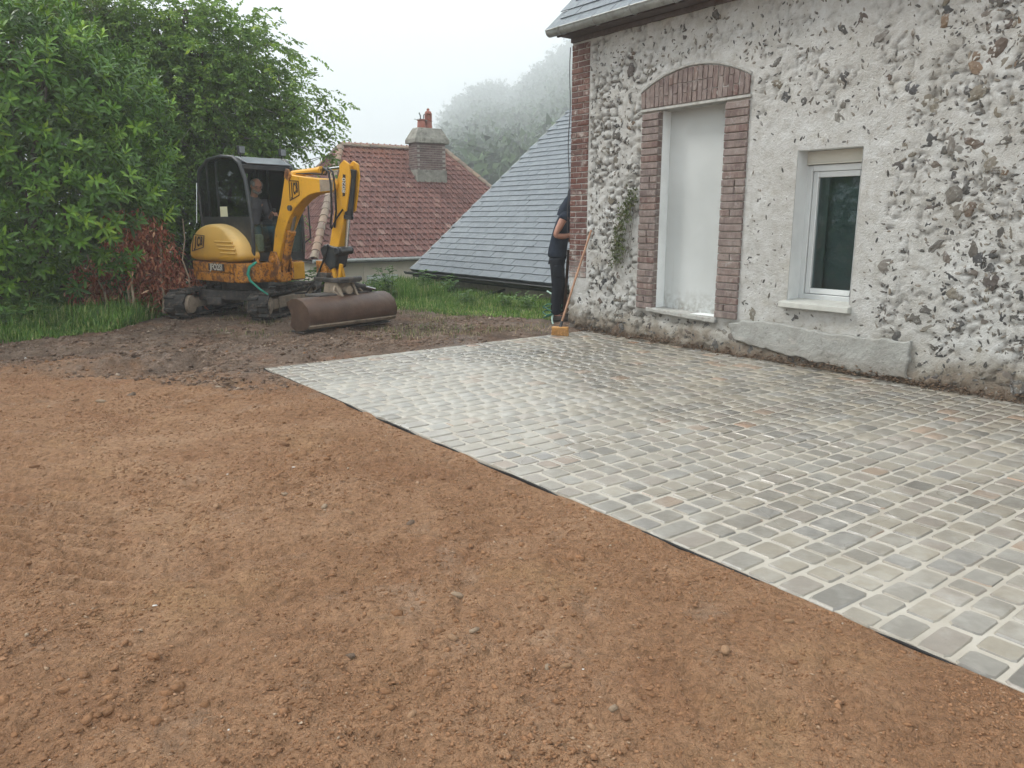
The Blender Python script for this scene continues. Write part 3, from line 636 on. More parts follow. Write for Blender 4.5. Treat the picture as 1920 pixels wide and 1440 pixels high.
simple('sill_stone', (.50, .50, .46), .85, .12, 8, .3, bump=.4, bscale=50, bdist=.006)
m = MB(); m.prism([(-.075, .595), (.28, .595), (.28, z0 + .03), (-.075, .655)], x0 - .06, x1 + .03, 'x'); m.build('sill', 'sill_stone', win, bevel=.008)
# the room behind the pane: dark walls, then added sheets that imitate its reflections
simple('room_dark', (.26, .30, .30), .9, .1, 2, .2, bump=0); simple('reflection_stripe', (.34, .37, .36), .9, .1, 2, .1, bump=0)
rm = MB(); rm.box((3.8, 2.2, 1.3), (3.0, .05, 3.0)); rm.box((2.32, 1.25, 1.3), (.05, 1.9, 3.0)); rm.box((5.3, 1.25, 1.3), (.05, 1.9, 3.0)); rm.box((3.8, 1.25, -.15), (3.0, 1.9, .05)); rm.box((3.8, 1.25, 2.8), (3.0, 1.9, .05)); rm.build('room', 'room_dark', house)
simple('reflection_sheet', (.15, .185, .185), .9, .12, 2, .1, bump=0); cu = MB(); cu.box(((x0 + x1) / 2, .40, 1.4), (x1 - x0 + .3, .01, 1.7)); cu.build('reflection_sheet', 'reflection_sheet', win)  # added sheet, sets the grey-green tone seen in the pane
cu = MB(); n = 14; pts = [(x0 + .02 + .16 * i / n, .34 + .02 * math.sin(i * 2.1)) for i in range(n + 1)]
cu.add([(x, y, .7) for x, y in pts] + [(x, y, 2.1) for x, y in pts], [(i, i + 1, n + 2 + i, n + 1 + i) for i in range(n)]); cu.build('reflection_stripe', 'reflection_stripe', win)  # added paler strip, stands in for reveal and sky reflected in the pane
# cement repair along the foot of the wall
poly = [wallpt(*q_) for q_ in [(1372, 608), (1400, 600), (1462, 604), (1557, 624), (1640, 633), (1712, 640), (1704, 708), (1640, 702), (1588, 692), (1540, 678), (1480, 664), (1418, 648), (1380, 634)]]
fine_p = []
rr = np.random.default_rng(8)
for a, b in zip(poly, poly[1:] + poly[:1]):
    n = max(2, int(math.dist(a, b) / .05))
    for i in range(n): tt = i / n; fine_p.append((a[0] + (b[0] - a[0]) * tt + .028 * (rr.random() - .5), a[1] + (b[1] - a[1]) * tt + .028 * (rr.random() - .5)))
t = NT('cement'); P = t.obj()
c = t.ramp(t.noise(3.5, 5, .6, P), [(.3, (.27, .265, .24)), (.55, (.37, .37, .345)), (.75, (.44, .44, .415))])
c = t.mix(t.rng(t.noise(8, 5, .7, t.mapping(P, scale=(.5, 1, 2))), .58, .7, 0, .7), c, (.50, .47, .43)); c = t.mix(t.rng(t.noise(13, 5, .7, P), .58, .72, 0, .7), c, (.15, .145, .125))
c = t.mix(t.rng(t.sep(P)[2], .22, .05, 0, .5), c, (.20, .16, .12)); M['cement'] = t.done(c, .88, t.bump(t.noise(10, 7, .7, P), .9, .04), .2)
m = MB(); m.prism(fine_p, -.062, .02); m.build('cement_patch', 'cement', house, bevel=.012)
# stones of the wall
t = NT('flint'); r_ = t.rnd(); P = t.pos()
c = t.ramp(r_, [(0, (.055, .055, .056)), (.22, (.095, .09, .083)), (.42, (.145, .132, .112)), (.58, (.20, .175, .132)), (.70, (.21, .20, .18)), (.85, (.13, .095, .072)), (.93, (.08, .08, .083)), (1, (.23, .155, .095))])
c = t.mix(t.rng(t.noise(20, 5, .7, P), .35, .7, 0, .6), c, t.hsv(c, v=.55))
c = t.mix(t.rng(t.noise(13, 6, .75, t.mapping(P, loc=(3, 3, 3))), .55, .67, 0, .75), c, (.42, .42, .41))                # whitewash clinging to the stone
M['flint'] = t.done(c, .7, t.bump(t.noise(50, 5, .7, P), .6, .008), .35)
t = NT('flint_chip'); r_ = t.rnd(); P = t.pos(); c = t.ramp(r_, [(0, (.055, .053, .05)), (.4, (.10, .094, .085)), (.75, (.16, .145, .12)), (1, (.23, .20, .16))]); c = t.mix(t.rng(t.noise(22, 5, .7, P), .52, .64, 0, .8), c, (.44, .43, .41)); M['flint_chip'] = t.done(c, .75, t.bump(t.noise(60, 4, .7, P), .5, .006), .3)
def dome_variant(seed):
    r = np.random.default_rng(seed); n = 9; V = []
    ang = [2 * math.pi * (i + .35 * (r.random() - .5)) / n for i in range(n)]
    for rad, yy, js in ((1.15, .55, .35), (.98, -.05, .42), (.55, -.26, .5)):
        for i in range(n): q = rad * (1 + js * (r.random() - .5) * 1.6); V.append((q * math.cos(ang[i]), yy + .14 * (r.random() - .5), q * math.sin(ang[i])))
    V.append((.15 * (r.random() - .5), -.30 + .1 * r.random(), .15 * (r.random() - .5)))
    F = [(j * n + i, j * n + (i + 1) % n, (j + 1) * n + (i + 1) % n, (j + 1) * n + i) for j in range(2) for i in range(n)] + [(2 * n + i, 2 * n + (i + 1) % n, 3 * n) for i in range(n)]
    return V, F
DOMES = [dome_variant(300 + k) for k in range(14)]; dome_me = []
CHIPS = []
for k_ in range(10):
    r = np.random.default_rng(800 + k_); n_ = 6; V_ = [(rad * (1 + .5 * (r.random() - .5)) * math.cos(i * 6.283 / n_ + .3 * r.random()), yy, rad * (1 + .5 * (r.random() - .5)) * math.sin(i * 6.283 / n_ + .3 * r.random())) for rad, yy in ((1.1, .4), (.8, -.35)) for i in range(n_)] + [(.1 * r.random(), -.5, .1 * r.random())]
    CHIPS.append((V_, [(i, (i + 1) % n_, n_ + (i + 1) % n_, n_ + i) for i in range(n_)] + [(n_ + i, n_ + (i + 1) % n_, 2 * n_) for i in range(n_)]))
for V, F in DOMES: m = MB(); m.add(V, F); dome_me.append(m.mesh('flint'))
def in_opening(x, z, m=.05):
    return (x < .36 + m and z > .5) or (1.24 - m < x < 2.88 + m and .34 < z < arch_top(min(max(x, 1.3), 2.82)) + .09) or (WIN[0] - .04 - m < x < WIN[1] + .03 + m and .56 < z < WIN[3] + m + .02)
from math import dist
def inside_poly(x, z, pl):
    c = False
    for (xa, za), (xb, zb) in zip(pl, pl[1:] + pl[:1]):
        if (za > z) != (zb > z) and x < (xb - xa) * (z - za) / (zb - za) + xa: c = not c
    return c
FL = []
for i, j in zip(*np.where(cexp)):
    x, z = cx[i, j], cz[i, j]
    if in_opening(x, z) or z > WALL_H - .08 or z < .0 or inside_poly(x, z, poly): continue
    hloc = H_[min(max(int(np.searchsorted(wz, z)), 0), nZ - 1), min(int(np.searchsorted(wx, x)), nX - 1)]
    FL.append((x, z, cr[i, j] * (.85 + .40 * wr.random() + .10 * (x > 4.6)), ca[i, j], crot[i, j], hloc, int(wr.integers(0, 14))))
FL.sort(key=lambda q: -(q[2] / max(1.5, 7.2 + abs(q[0] - 8.1))) * (1 if q[0] < 5.9 else .01))
for q_ in FL[:300]:
    o = link('flint', dome_me[q_[6]], 'flint', house, (q_[0], -q_[5] + .010 , q_[1]), (0, -q_[4], 0)); o.scale = (q_[2], q_[2] * .62, q_[2] * q_[3])
mb = MB()
for q_ in FL[300:]:
    mt = Matrix.Translation((q_[0], -q_[5] + .010, q_[1])) @ Matrix.Rotation(-q_[4], 4, 'Y') @ Matrix.Diagonal((q_[2], q_[2] * .62, q_[2] * q_[3], 1)); mb.add(*DOMES[q_[6]], mt)
nch = 12500; xs_ = .37 + wr.random(nch) * 6.0; zs_ = .05 + wr.random(nch) * 3.6; kk = wr.random(nch) < (.10 + .9 * stony(xs_, zs_) ** 1.4) * (.50 + .50 * sstep(.42, .6, fbm(xs_ * 2.5, zs_ * 2.5, 21, 3)))
for x, z in zip(xs_[kk], zs_[kk]):
    if in_opening(x, z, .01) or inside_poly(x, z, poly): continue
    hl = H_[min(max(int(np.searchsorted(wz, z)), 0), nZ - 1), min(int(np.searchsorted(wx, x)), nX - 1)]; s0 = .006 + .017 * wr.random() ** 1.5
    mb.add(*CHIPS[int(wr.integers(0, 10))], Matrix.Translation((x, -hl + .002, z)) @ Matrix.Rotation(wr.random() * 6.28, 4, 'Y') @ Matrix.Diagonal((s0 * 1.5, s0 * .6, s0 * .65, 1)))
mb.build('small_flints', 'flint_chip', house, kind='stuff')
# crumbled earth and rubble along the foot
n = 2200; xs_ = wr.random(n) * 6.6 + .3; zz = np.abs(wr.normal(0, .035, n)); yo = -.015 - np.abs(wr.normal(0, .055, n)) - .03 * (zz < .03); szz = .005 + .017 * wr.random(n) ** 2.5
zz = np.clip(zz + .06 * (fbm(xs_ * 2, xs_ * 0, 3, 3) - .3), .0, .2)
V, Fc = scatter(octa_variants(10, 300), np.stack([xs_, yo, zz], -1), szz, wr.random(n) * 6.28)
simple('wall_rubble', (.135, .092, .062), .95, .4, 12, .2)
link('foot_rubble', np_mesh('foot_rubble', V, Fc), 'wall_rubble', house, kind='stuff')
# eaves: soffit board, gutter, slates
simple('old_board', (.105, .080, .072), .8, .3, 14, .3, bump=.3, bscale=40); simple('zinc', (.33, .345, .335), .5, .22, 7, .5, metal=.25, bump=.1, dirt=(.16, .16, .13), dirt_amt=.6)
sf = MB(); sf.box((WALL_L / 2 - .03, -.105, 3.815), (WALL_L, .20, .025)); sf.box((WALL_L / 2, -.014, 3.772), (WALL_L, .05, .055)); sf.build('soffit', 'old_board', house, bevel=.004)
sf = MB(); sf.box((WALL_L / 2 - .04, -.212, 3.835), (WALL_L + .05, .026, .07)); sf.build('fascia', 'old_board', house)
g = MB(); n = 10; gy0, gz0, gr = -.305, 3.870, .074
prof = [(gy0 - gr * math.cos(math.pi * i / n), gz0 - gr * math.sin(math.pi * i / n)) for i in range(n + 1)]; prof2 = [(y + (gy0 - y) * .06, z + (gz0 - z) * .06) for y, z in reversed(prof)]
g.prism(prof + prof2, -.11, WALL_L, 'x'); g.cyl((-.11, gy0 - gr, gz0), (WALL_L, gy0 - gr, gz0), .010, n=8)
g.prism([(y, z) for y, z in prof], -.115, -.105, 'x')
gut = g.build('gutter', 'zinc', house, smooth=True)
for x in np.arange(.15, WALL_L, .62):
    br_ = MB(); br_.tube([(x, -.215, 3.88)] + [(x, gy0 + (gr + .008) * math.cos(math.pi * i / 8), gz0 - (gr + .008) * math.sin(math.pi * i / 8)) for i in range(9)] + [(x, gy0 - gr - .012, gz0 + .012)], .006, 6); br_.build('gutter_bracket', 'zinc', gut)
t = NT('slate'); r_ = t.rnd(); P = t.pos()
c = t.ramp(r_, [(0, (.108, .127, .143)), (.4, (.120, .140, .156)), (.75, (.135, .156, .171)), (1, (.114, .135, .152))])
c = t.mix(t.rng(t.noise(12, 5, .65, P), .35, .7, 0, .5), c, t.hsv(c, v=1.25)); c = t.mix(t.rng(t.noise(6, 5, .7, P), .62, .72, 0, .25), c, (.22, .235, .21))
M['slate'] = t.done(c, t.rng(t.noise(9, 4, .6, P), .3, .7, .30, .52), t.bump(t.noise(40, 5, .65, t.mapping(P, scale=(1, 1, .5))), .3, .004), .5)
def slate_mesh(w, h, th, seed):
    r = np.random.default_rng(seed); m = MB(); j = lambda: .006 * (r.random() - .5)
    q = [(-w / 2 + j(), j()), (w / 2 + j(), j()), (w / 2 + j(), h), (-w / 2 + j(), h)]
    m.add([(x, y, 0) for x, y in q] + [(x, y, th + .002 * r.random()) for x, y in q], [(0, 3, 2, 1), (4, 5, 6, 7), (0, 1, 5, 4), (1, 2, 6, 5), (2, 3, 7, 6), (3, 0, 4, 7)]); return m
roof = empty('roof', (.085, -.275, 3.885), 0, house); roof.rotation_euler = (R(45), 0, 0)
base = MB(); base.box((WALL_L / 2 - .14, 2.8, -.02), (WALL_L - .0, 5.6, .03)); base.build('roof_deck', 'slate', roof)
SM = [slate_mesh(.295, .40, .009, 40 + k).mesh('slate') for k in range(4)]; r = np.random.default_rng(3)
for row in range(9):
    for k in range(13):
        x = -.14 + .15 + .30 * k + (.15 if row % 2 else 0) - .15
        if x + .15 > 3.9: continue
        link('slate', SM[r.integers(0, 4)], 'slate', roof, (x + .002, row * .185 - .02, .028 + .004 * r.random()), (R(-3.6), 0, (r.random() - .5) * .02))
rr_ = MB()
for row in range(28):
    k0 = 0 if row >= 9 else 13
    for k in range(k0, 32):
        x = .01 + .30 * k + (.15 if row % 2 else 0) - .15
        if x > WALL_L - .3: continue
        rr_.box((x, row * .185 + .18, .018), (.294, .40, .008), (R(-3.6), 0, 0))
rr_.build('upper_slates', 'slate', roof, kind='stuff')
rb = MB(); rb.box((WALL_L / 2 - .14, 7.0, 0), (0.1, .1, .1)); 
back = MB(); back.add([(-.05, 3.66, 7.84), (WALL_L, 3.66, 7.84), (WALL_L, 7.6, 3.8), (-.05, 7.6, 3.8)], [(0, 1, 2, 3)]); back.build('rear_roof', 'slate', house)
# thin cable running down the corner
cb = MB(); pts = [(-.035 + .01 * math.sin(z * 7), -.012 - .006 * math.cos(z * 5), z) for z in np.linspace(1.3, 3.7, 26)]; cb.tube(pts, .006, 6); simple('cable', (.05, .045, .045), .6, .2, 5, .3, bump=0); cb.build('cable', 'cable', house)
# long crack-like cables on the upper wall
# ------------------------------------------------------------------ slate-roofed annex beyond the corner
def paint_rows(parent, M4, mesh_list, mbs, cells, mat, name, rest_name):
    """cells: (x, y, z, rx, rz, variant, weight); the 300 largest become parts, the others one part"""
    cells = sorted(cells, key=lambda q: -q[6])
    for q in cells[:300]: link(name, mesh_list[q[5]], mat, parent, (q[0], q[1], q[2]), (q[3], 0, q[4]))
    if cells[300:]:
        mb = MB()
        for q in cells[300:]: mb.add(mbs[q[5]].v, mbs[q[5]].f, Matrix.Translation(q[:3]) @ Matrix.Rotation(q[4], 4, 'Z') @ Matrix.Rotation(q[3], 4, 'X'))
        mb.build(rest_name, mat, parent, kind='stuff')
annex = empty('annex', CORNER, HOUSE_RZ, label='low annex under a big grey slate roof, beyond the brick corner', category='building')
e1 = at(770, 506, 17.0); ex, ey = to_house(e1); EAVE_Z = float(e1[2]); AX0 = float(ex); AY0 = float(ey); PITCH_A = R(39.0); SL = 5.9
simple('annex_render', (.40, .36, .29), .9, .25, 3, .2, bump=.4, bscale=30, bdist=.01, dirt=(.15, .14, .10), dirt_amt=.7)
aw = MB(); aw.box(((AX0 + .25 - .12) / 2, AY0 + .25 + 4.3, EAVE_Z / 2 - 1.2), (-AX0 - .25 - .12, 8.6, EAVE_Z + 2.2)); aw.prism([(AY0 + .2, EAVE_Z - .06), (AY0 + 4.55, EAVE_Z + 3.55), (AY0 + 8.9, EAVE_Z - .06)], AX0 + .27, AX0 + .45, 'x'); aw.build('wall', 'annex_render', annex)
aroof = empty('roof', (0, AY0, EAVE_Z), 0, annex); aroof.rotation_euler = (PITCH_A, 0, 0)
dk = MB(); dk.box(((AX0 - .03) / 2, SL / 2 + .01, -.03), (-AX0 - .03, SL, .04)); dk.build('roof_deck', 'slate', aroof)
cells = []; r = np.random.default_rng(21); sw, gauge = .33, .178; row = 0
AM = [slate_mesh(sw - .007, .40, .008, 60 + k) for k in range(5)]; AMm = [m.mesh('slate') for m in AM]
while row * gauge < SL - .1:
    x = AX0 + sw / 2 - .02 - (sw / 2 if row % 2 else 0)
    while x < -.12:
        if x > AX0 + .04:
            yv = row * gauge; vis_ = 1.0 / (14 + .3 * abs(x) + .5 * yv) - (.02 if (x > -1.6 and yv < 9) and x > -1.2 else 0)
            cells.append((x + .004 * (r.random() - .5), yv - .01, .030 + .004 * r.random(), R(-4.2) + R(.8) * (r.random() - .5), (r.random() - .5) * .022, int(r.integers(0, 5)), vis_))
        x += sw
    row += 1
paint_rows(aroof, None, AMm, AM, cells, 'slate', 'slate', 'rest_of_slates')
M['black_gutter'] = simple('black_gutter', (.022, .024, .025), .45, .3, 9, .5)
g = MB(); gr = .06; prof = [(-.075 - gr * math.cos(math.pi * i / 8), -gr * math.sin(math.pi * i / 8)) for i in range(9)]; prof2 = [(y + (-.075 - y) * .08, z * .92) for y, z in reversed(prof)]
g.prism(prof + prof2, AX0 - .10, -.12, 'x'); g.cyl((AX0 - .1, -.075 - gr, 0), (-.12, -.075 - gr, 0), .009, n=6)
gt = g.build('gutter', 'black_gutter', annex, smooth=True, loc=(0, AY0 + .02, EAVE_Z - .035))
fb = MB(); fb.box(((AX0 - .1) / 2, AY0 + .06, EAVE_Z - .08), (-AX0 - .1, .03, .13)); fb.build('fascia', 'black_gutter', annex)
vb = MB(); vb.box((AX0 + .015, SL / 2, -.005), (.03, SL, .07)); vb.build('verge_board', 'zinc', aroof)
rr_ = MB(); yr = AY0 + SL * math.cos(PITCH_A); zr = EAVE_Z + SL * math.sin(PITCH_A); rr_.add([(AX0, yr, zr), (-.12, yr, zr), (-.12, 2 * yr - AY0, EAVE_Z), (AX0, 2 * yr - AY0, EAVE_Z)], [(0, 1, 2, 3)]); rr_.build('rear_roof', 'slate', annex)

# ------------------------------------------------------------------ red tiled house below
th = R(34); KC = at(588, 487, 23.0); RH = empty('tiled_house', (KC[0], KC[1], 0), th, label='cream house with steep red tiled hip roof and brick chimney', category='house')
zE = float(KC[2]); WF, WL_, RISE, RID = 4.2, 2.7, 3.68, 4.2; LEN = 2 * WL_ + RID      # local: x along the front eave, y away from the front
simple('cream_render', (.56, .50, .42), .9, .08, 2, .2, bump=.2, bscale=30)
w = MB(); w.box((LEN / 2, WF, (zE - 3.6) / 2 - .05), (LEN - .6, 2 * WF - .6, zE + 3.6)); w.build('wall', 'cream_render', RH)
w = MB(); w.box((LEN / 2, WF, zE - .10), (LEN - .1, 2 * WF - .1, .08)); w.build('eaves_board', 'old_board', RH)
t = NT('red_tile'); r_ = t.rnd(); P = t.pos(); O = t.pos()
c = t.ramp(r_, [(0, (.145, .066, .056)), (.35, (.165, .076, .064)), (.65, (.182, .086, .071)), (.93, (.205, .098, .079)), (.985, (.27, .165, .135)), (1, (.155, .068, .057))])
sx, sy, sz = t.sep(P)
warm = t.rng(t.math('ADD', sz, t.math('MULTIPLY', t.noise(.7, 4, .6, P), 2.4)), 4.3, 5.6, 0, .7); c = t.mix(warm, c, (.28, .105, .06))
c = t.mix(t.math('MULTIPLY', t.rng(t.noise(1.5, 4, .6, P), .5, .7), t.rng(sz, 3.6, 4.3, 0, .6)), c, (.34, .22, .10))     # lichen near the ridge
c = t.mix(t.rng(t.noise(16, 5, .75, P), .60, .70, 0, .5), c, (.40, .33, .29)); c = t.mix(t.rng(t.noise(3, 5, .7, t.mapping(P, loc=(4, 4, 4))), .5, .7, 0, .6), c, (.11, .055, .05))
M['red_tile'] = t.done(c, .8, t.bump(t.noise(40, 4, .6, P), .4, .006), .3)
TW, TG = .225, .262
def tile_mb(seed):
    r = np.random.default_rng(seed); m = MB(); L_ = TG + .06
    sec = [(0, .012), (.02, .045), (.05, .047), (.068, .014), (.12, .010), (.135, .022), (.155, .010), (TW + .004, .008)]
    n = len(sec); V = [(x, 0, z) for x, z in sec] + [(x, L_, z - .012) for x, z in sec] + [(x, 0, z - .032) for x, z in sec]
    F = [(i, i + 1, n + i + 1, n + i) for i in range(n - 1)] + [(i + 1, i, 2 * n + i, 2 * n + i + 1) for i in range(n - 1)]
    m.add([(x + .003 * (r.random() - .5), y, z + .004 * r.random()) for x, y, z in V], F); return m
TM = [tile_mb(70 + k) for k in range(5)]; TMm = [m.mesh('roof_tile') for m in TM]
def tiled_face(name, origin, rz, run, base_len, top0, top1, first, weight):
    """roof face with its eave along local x from origin; top edge from top0 to top1 at distance run (plan)"""
    pit = math.atan2(RISE, run); sl = math.hypot(RISE, run)
    f = empty(name, origin, rz, RH); f.rotation_euler = (pit, 0, rz)
    d = MB(); d.add([(0, 0, 0), (base_len, 0, 0), (top1, sl, 0), (top0, sl, 0)], [(0, 1, 2, 3)]); d.build('roof_deck', 'red_tile', f)
    cs = []; row = 0; r = np.random.default_rng(9)
    while row * TG < sl - .08:
        y = row * TG; tt = (y + TG * .5) / sl; xa = top0 * tt; xb = base_len + (top1 - base_len) * tt
        x = (TW / 2 if row % 2 else 0)
        while x < xb:
            if x > xa - TW * .5 and x + TW < xb + TW * .5: cs.append((x, y - .03, .030 + .004 * r.random(), R(-5.0) + R(1) * (r.random() - .5), .015 * (r.random() - .5), int(r.integers(0, 5)), weight(x, y)))
            x += TW
        row += 1
    return f, cs
ff, cs = tiled_face('front_roof', (0, 0, zE), 0, WF, LEN, WL_, WL_ + RID, True, lambda x, y: -abs(x - 3.3) - abs(y - 2.6) * .8)
paint_rows(ff, None, TMm, TM, cs, 'red_tile', 'roof_tile', 'rest_of_tiles')
lf, cs2 = tiled_face('side_roof', (0, 2 * WF, zE), R(-90), WL_, 2 * WF, WF, WF, False, lambda x, y: x)
mb = MB()
for q in cs2: mb.add(TM[q[5]].v, TM[q[5]].f, Matrix.Translation(q[:3]) @ Matrix.Rotation(q[4], 4, 'Z') @ Matrix.Rotation(q[3], 4, 'X'))
mb.build('side_tiles', 'red_tile', lf, kind='stuff')
br_ = MB(); br_.add([(LEN, 0, zE), (LEN, 2 * WF, zE), (LEN - WL_, WF, zE + RISE)], [(0, 1, 2)]); br_.add([(LEN, 2 * WF, zE), (0, 2 * WF, zE), (WL_, WF, zE + RISE), (LEN - WL_, WF, zE + RISE)], [(0, 1, 2, 3)]); br_.build('rear_roof', 'red_tile', RH)
# half-round hip and ridge tiles, one by one
t = NT('ridge_tile'); r_ = t.rnd(); P = t.pos(); c = t.ramp(r_, [(0, (.20, .155, .125)), (.5, (.26, .205, .165)), (1, (.30, .20, .145))]); c = t.mix(t.rng(t.noise(6, 5, .7, P), .5, .68, 0, .7), c, (.34, .30, .20)); M['ridge_tile'] = t.done(c, .9, t.bump(t.noise(40, 4), .4, .006), .2)
m = MB(); n = 8; L_ = .40; V = []
for y, rr in ((0, .135), (L_, .11)):
    for i in range(n + 1): a = math.pi * i / n; V.append((rr * math.cos(a), y, rr * math.sin(a) * .8 - .03))
V2 = [(x * .86, y, z - .02) for x, y, z in V[:n + 1]]
m.add(V + V2, [(i, i + 1, n + 2 + i, n + 1 + i) for i in range(n)] + [(i + 1, i, 2 * n + 2 + i, 2 * n + 3 + i) for i in range(n)]); ridge_me = m.mesh('ridge_tile', True)
def ridge_line(a, b, step=.34):
    a = Vector(a); b = Vector(b); d = (b - a); n = int(d.length / step); q = d.normalized().to_track_quat('Y', 'Z')
    for i in range(n): o = link('ridge_tile', ridge_me, 'ridge_tile', RH, a + d * (i / n)); o.rotation_mode = 'QUATERNION'; o.rotation_quaternion = q; o.location.z += .03 + .012 * random.random()
apexL = (WL_, WF, zE + RISE); apexR = (WL_ + RID, WF, zE + RISE)
ridge_line((0, 0, zE), apexL); ridge_line(apexL, apexR); ridge_line((LEN, 0, zE), apexR); ridge_line((0, 2 * WF, zE), apexL)
g = MB(); g.cyl((-.05, -.08, zE - .05), (LEN, -.08, zE - .05), .055, n=8); g.build('gutter', 'zinc', RH, smooth=True)
# chimney with brick courses, weathered cap and two clay pots
ch = empty('chimney', (0, 0, 0), 0, RH); pc = at(801, 262, 28.6); dx, dy = pc[0] - KC[0], pc[1] - KC[1]; chx = dx * math.cos(th) + dy * math.sin(th); chy = -dx * math.sin(th) + dy * math.cos(th)
ctop = float(at(801, 270, 28.6)[2]); cw, cd = 1.16, .62; cb_ = float(at(801, 322, 27.5)[2]) - .3
t = NT('chimney_brick'); r_ = t.rnd(); P = t.pos(); c = t.ramp(r_, [(0, (.12, .085, .078)), (.5, (.165, .115, .105)), (1, (.20, .15, .135))]); c = t.mix(t.rng(t.noise(6, 5, .7, P), .5, .7, 0, .6), c, (.24, .22, .21)); M['chimney_brick'] = t.done(c, .9, None, .2)
core = MB(); core.box((chx, chy, (ctop + cb_) / 2), (cw - .03, cd - .03, ctop - cb_)); core.build('core', 'joint_grey', ch)
z = cb_ + .35; k = 0
CBm = brick_mesh(.215, .03, .062, 3); CBs = brick_mesh(.03, .215, .062, 4, .002)
while z < ctop - .02:
    for i in range(-1, 6):
        x = -cw / 2 + .12 + .225 * i + (.11 if k % 2 else 0)
        if abs(x) < cw / 2 - .05: link('brick', CBm, 'chimney_brick', ch, (chx + x, chy - cd / 2 + .012, z))
    for i in range(0, 3): 
        y = -cd / 2 + .12 + .2 * i; link('brick', CBs, 'chimney_brick', ch, (chx - cw / 2 + .012, chy + y, z))
    z += .077; k += 1
simple('cap_stone', (.26, .25, .215), .9, .3, 4, .2, bump=.5, bscale=20, bdist=.02, dirt=(.11, .10, .085), dirt_amt=.8)
fl = MB(); fl.box((chx, chy, cb_ + .2), (cw + .03, cd + .03, .42)); fl.build('flashing', 'cap_stone', ch)
cp = MB(); cp.box((chx, chy, ctop + .07), (cw + .20, cd + .20, .15)); cp.box((chx, chy, ctop + .145 + .19), (cw + .18, cd + .18, .38), taper=(.70, .55)); cp.build('cap', 'cap_stone', ch, bevel=.02)
simple('terracotta', (.30, .115, .085), .8, .2, 6, .3)
for i, (dx_, h_, top_) in enumerate(((-.22, .26, 0), (.06, .28, 1))):
    p_ = MB(); zb = ctop + .50
    prof = [(.15, 0), (.14, h_ * .8), (.125, h_), (.16, h_ + .03), (.16, h_ + .06), (.10, h_ + .06)]
    if top_: prof = [(.14, 0), (.125, .26), (.15, .28), (.125, .31), (.09, .32), (.09, .50), (.13, .52), (.10, .60), (.045, .63), (.05, .69), (.02, .71)]
    p_.lathe(prof, (chx + dx_, chy, zb), 12)
    if top_:
        for a in range(4): p_.box((chx + dx_ + .13 * math.cos(a * 1.57 + .5), chy + .13 * math.sin(a * 1.57 + .5), zb + .42), (.035, .035, .22))
    p_.build('chimney_pot', 'terracotta', ch, smooth=True)
cw_ = MB(); zb = ctop + .82; cw_.tube([(chx - .25, chy, zb - .05), (chx - .25, chy, zb + .12), (chx - .30, chy, zb + .22)], .022, 6); cw_.tube([(chx - .14, chy, zb - .05), (chx - .12, chy, zb + .16), (chx - .02, chy, zb + .20)], .016, 6); cw_.build('cowl', 'black_gutter', ch)
an = MB(); an.tube([(chx - .55, chy - .1, ctop + .80), (chx + .1, chy - .1, ctop + .78)], .012, 6); an.build('rod', 'zinc', ch)
# window in the cream wall
wl = empty('window', (0, 0, 0), 0, RH); pa = at(716, 530, 24.6); dx, dy = pa[0] - KC[0], pa[1] - KC[1]; wxl = dx * math.cos(th) + dy * math.sin(th); zt = float(at(716, 515, 24.6)[2])
simple('dark_green', (.02, .05, .038), .3, .2, 3, .5, bump=0)
f = MB(); f.box((wxl, .29, zt - .12), (1.0, .06, .24)); f.box((wxl, .30, zt - .8), (1.06, .03, 1.6)); f.build('frame', 'pvc', wl); p = MB(); p.box((wxl, .275, zt - .72), (.9, .03, .9)); p.build('pane', 'dark_green', wl)
f = MB(); f.box((wxl - .62, .298, zt - .5), (.03, .03, 1.6)); f.build('downpipe', 'cream_render', RH)

# ------------------------------------------------------------------ hill in the mist
HA = np.array([-.30, -.14, -.112, -.097, -.069, -.028, .003, .028, .075, .236, .6]); HE = np.array([0, 0, .02, .062, .118, .140, .130, .155, .188, .215, .22])   # how high the hill stands, by bearing
def hill_z(x, y):
    e = np.interp(x / np.maximum(y, 1), HA, HE)
    return -9.3 + (e * y + 9.3) * np.clip((y - 60) / 560, 0, 1) ** .5 * (e > .001) + 2.5 * (fbm(x * .03, y * .03, 5, 3) - .5) * sstep(60, 90, y)
hx = axis([(-110, 380, 12)]); hy = axis([(62, 720, 9)]); HX, HY = np.meshgrid(hx, hy); HZ = hill_z(HX, HY); nx_, ny_ = len(hx), len(hy)
ii = (np.arange(ny_ - 1)[:, None] * nx_ + np.arange(nx_ - 1)[None, :]).ravel()
simple('hill_ground', (.035, .06, .022), .95, .3, .05, .1, bump=0)
link('hill', np_mesh('hill', np.stack([HX, HY, HZ], -1).reshape(-1, 3), np.stack([ii, ii + 1, ii + nx_ + 1, ii + nx_], -1), True), 'hill_ground', kind='structure')
hr = np.random.default_rng(77); nt = 2500
ty = 85 + 555 * hr.random(nt) ** 1.25; tx = ty * (-.14 + .34 * hr.random(nt))
tz = hill_z(tx, ty); k = tz > -7.5; tx, ty, tz = tx[k], ty[k], tz[k]
Vs = []; Q = 150
rad = (2.8 + 2.6 * hr.random(len(tx))) * (1 + ty / 700); hgt = (6.5 + 5 * hr.random(len(tx))) * (1 + ty / 800)
u_ = hr.normal(size=(len(tx), Q, 3)); u_ /= np.linalg.norm(u_, axis=-1, keepdims=True); u_ = u_ * (.62 + .45 * hr.random((len(tx), Q, 1))) * (1 + .25 * np.sin(u_[..., :1] * 5 + u_[..., 2:] * 6))
cen = np.stack([tx, ty, tz + hgt * .62], -1)[:, None, :] + u_ * np.stack([rad, rad, hgt * .5], -1)[:, None, :]
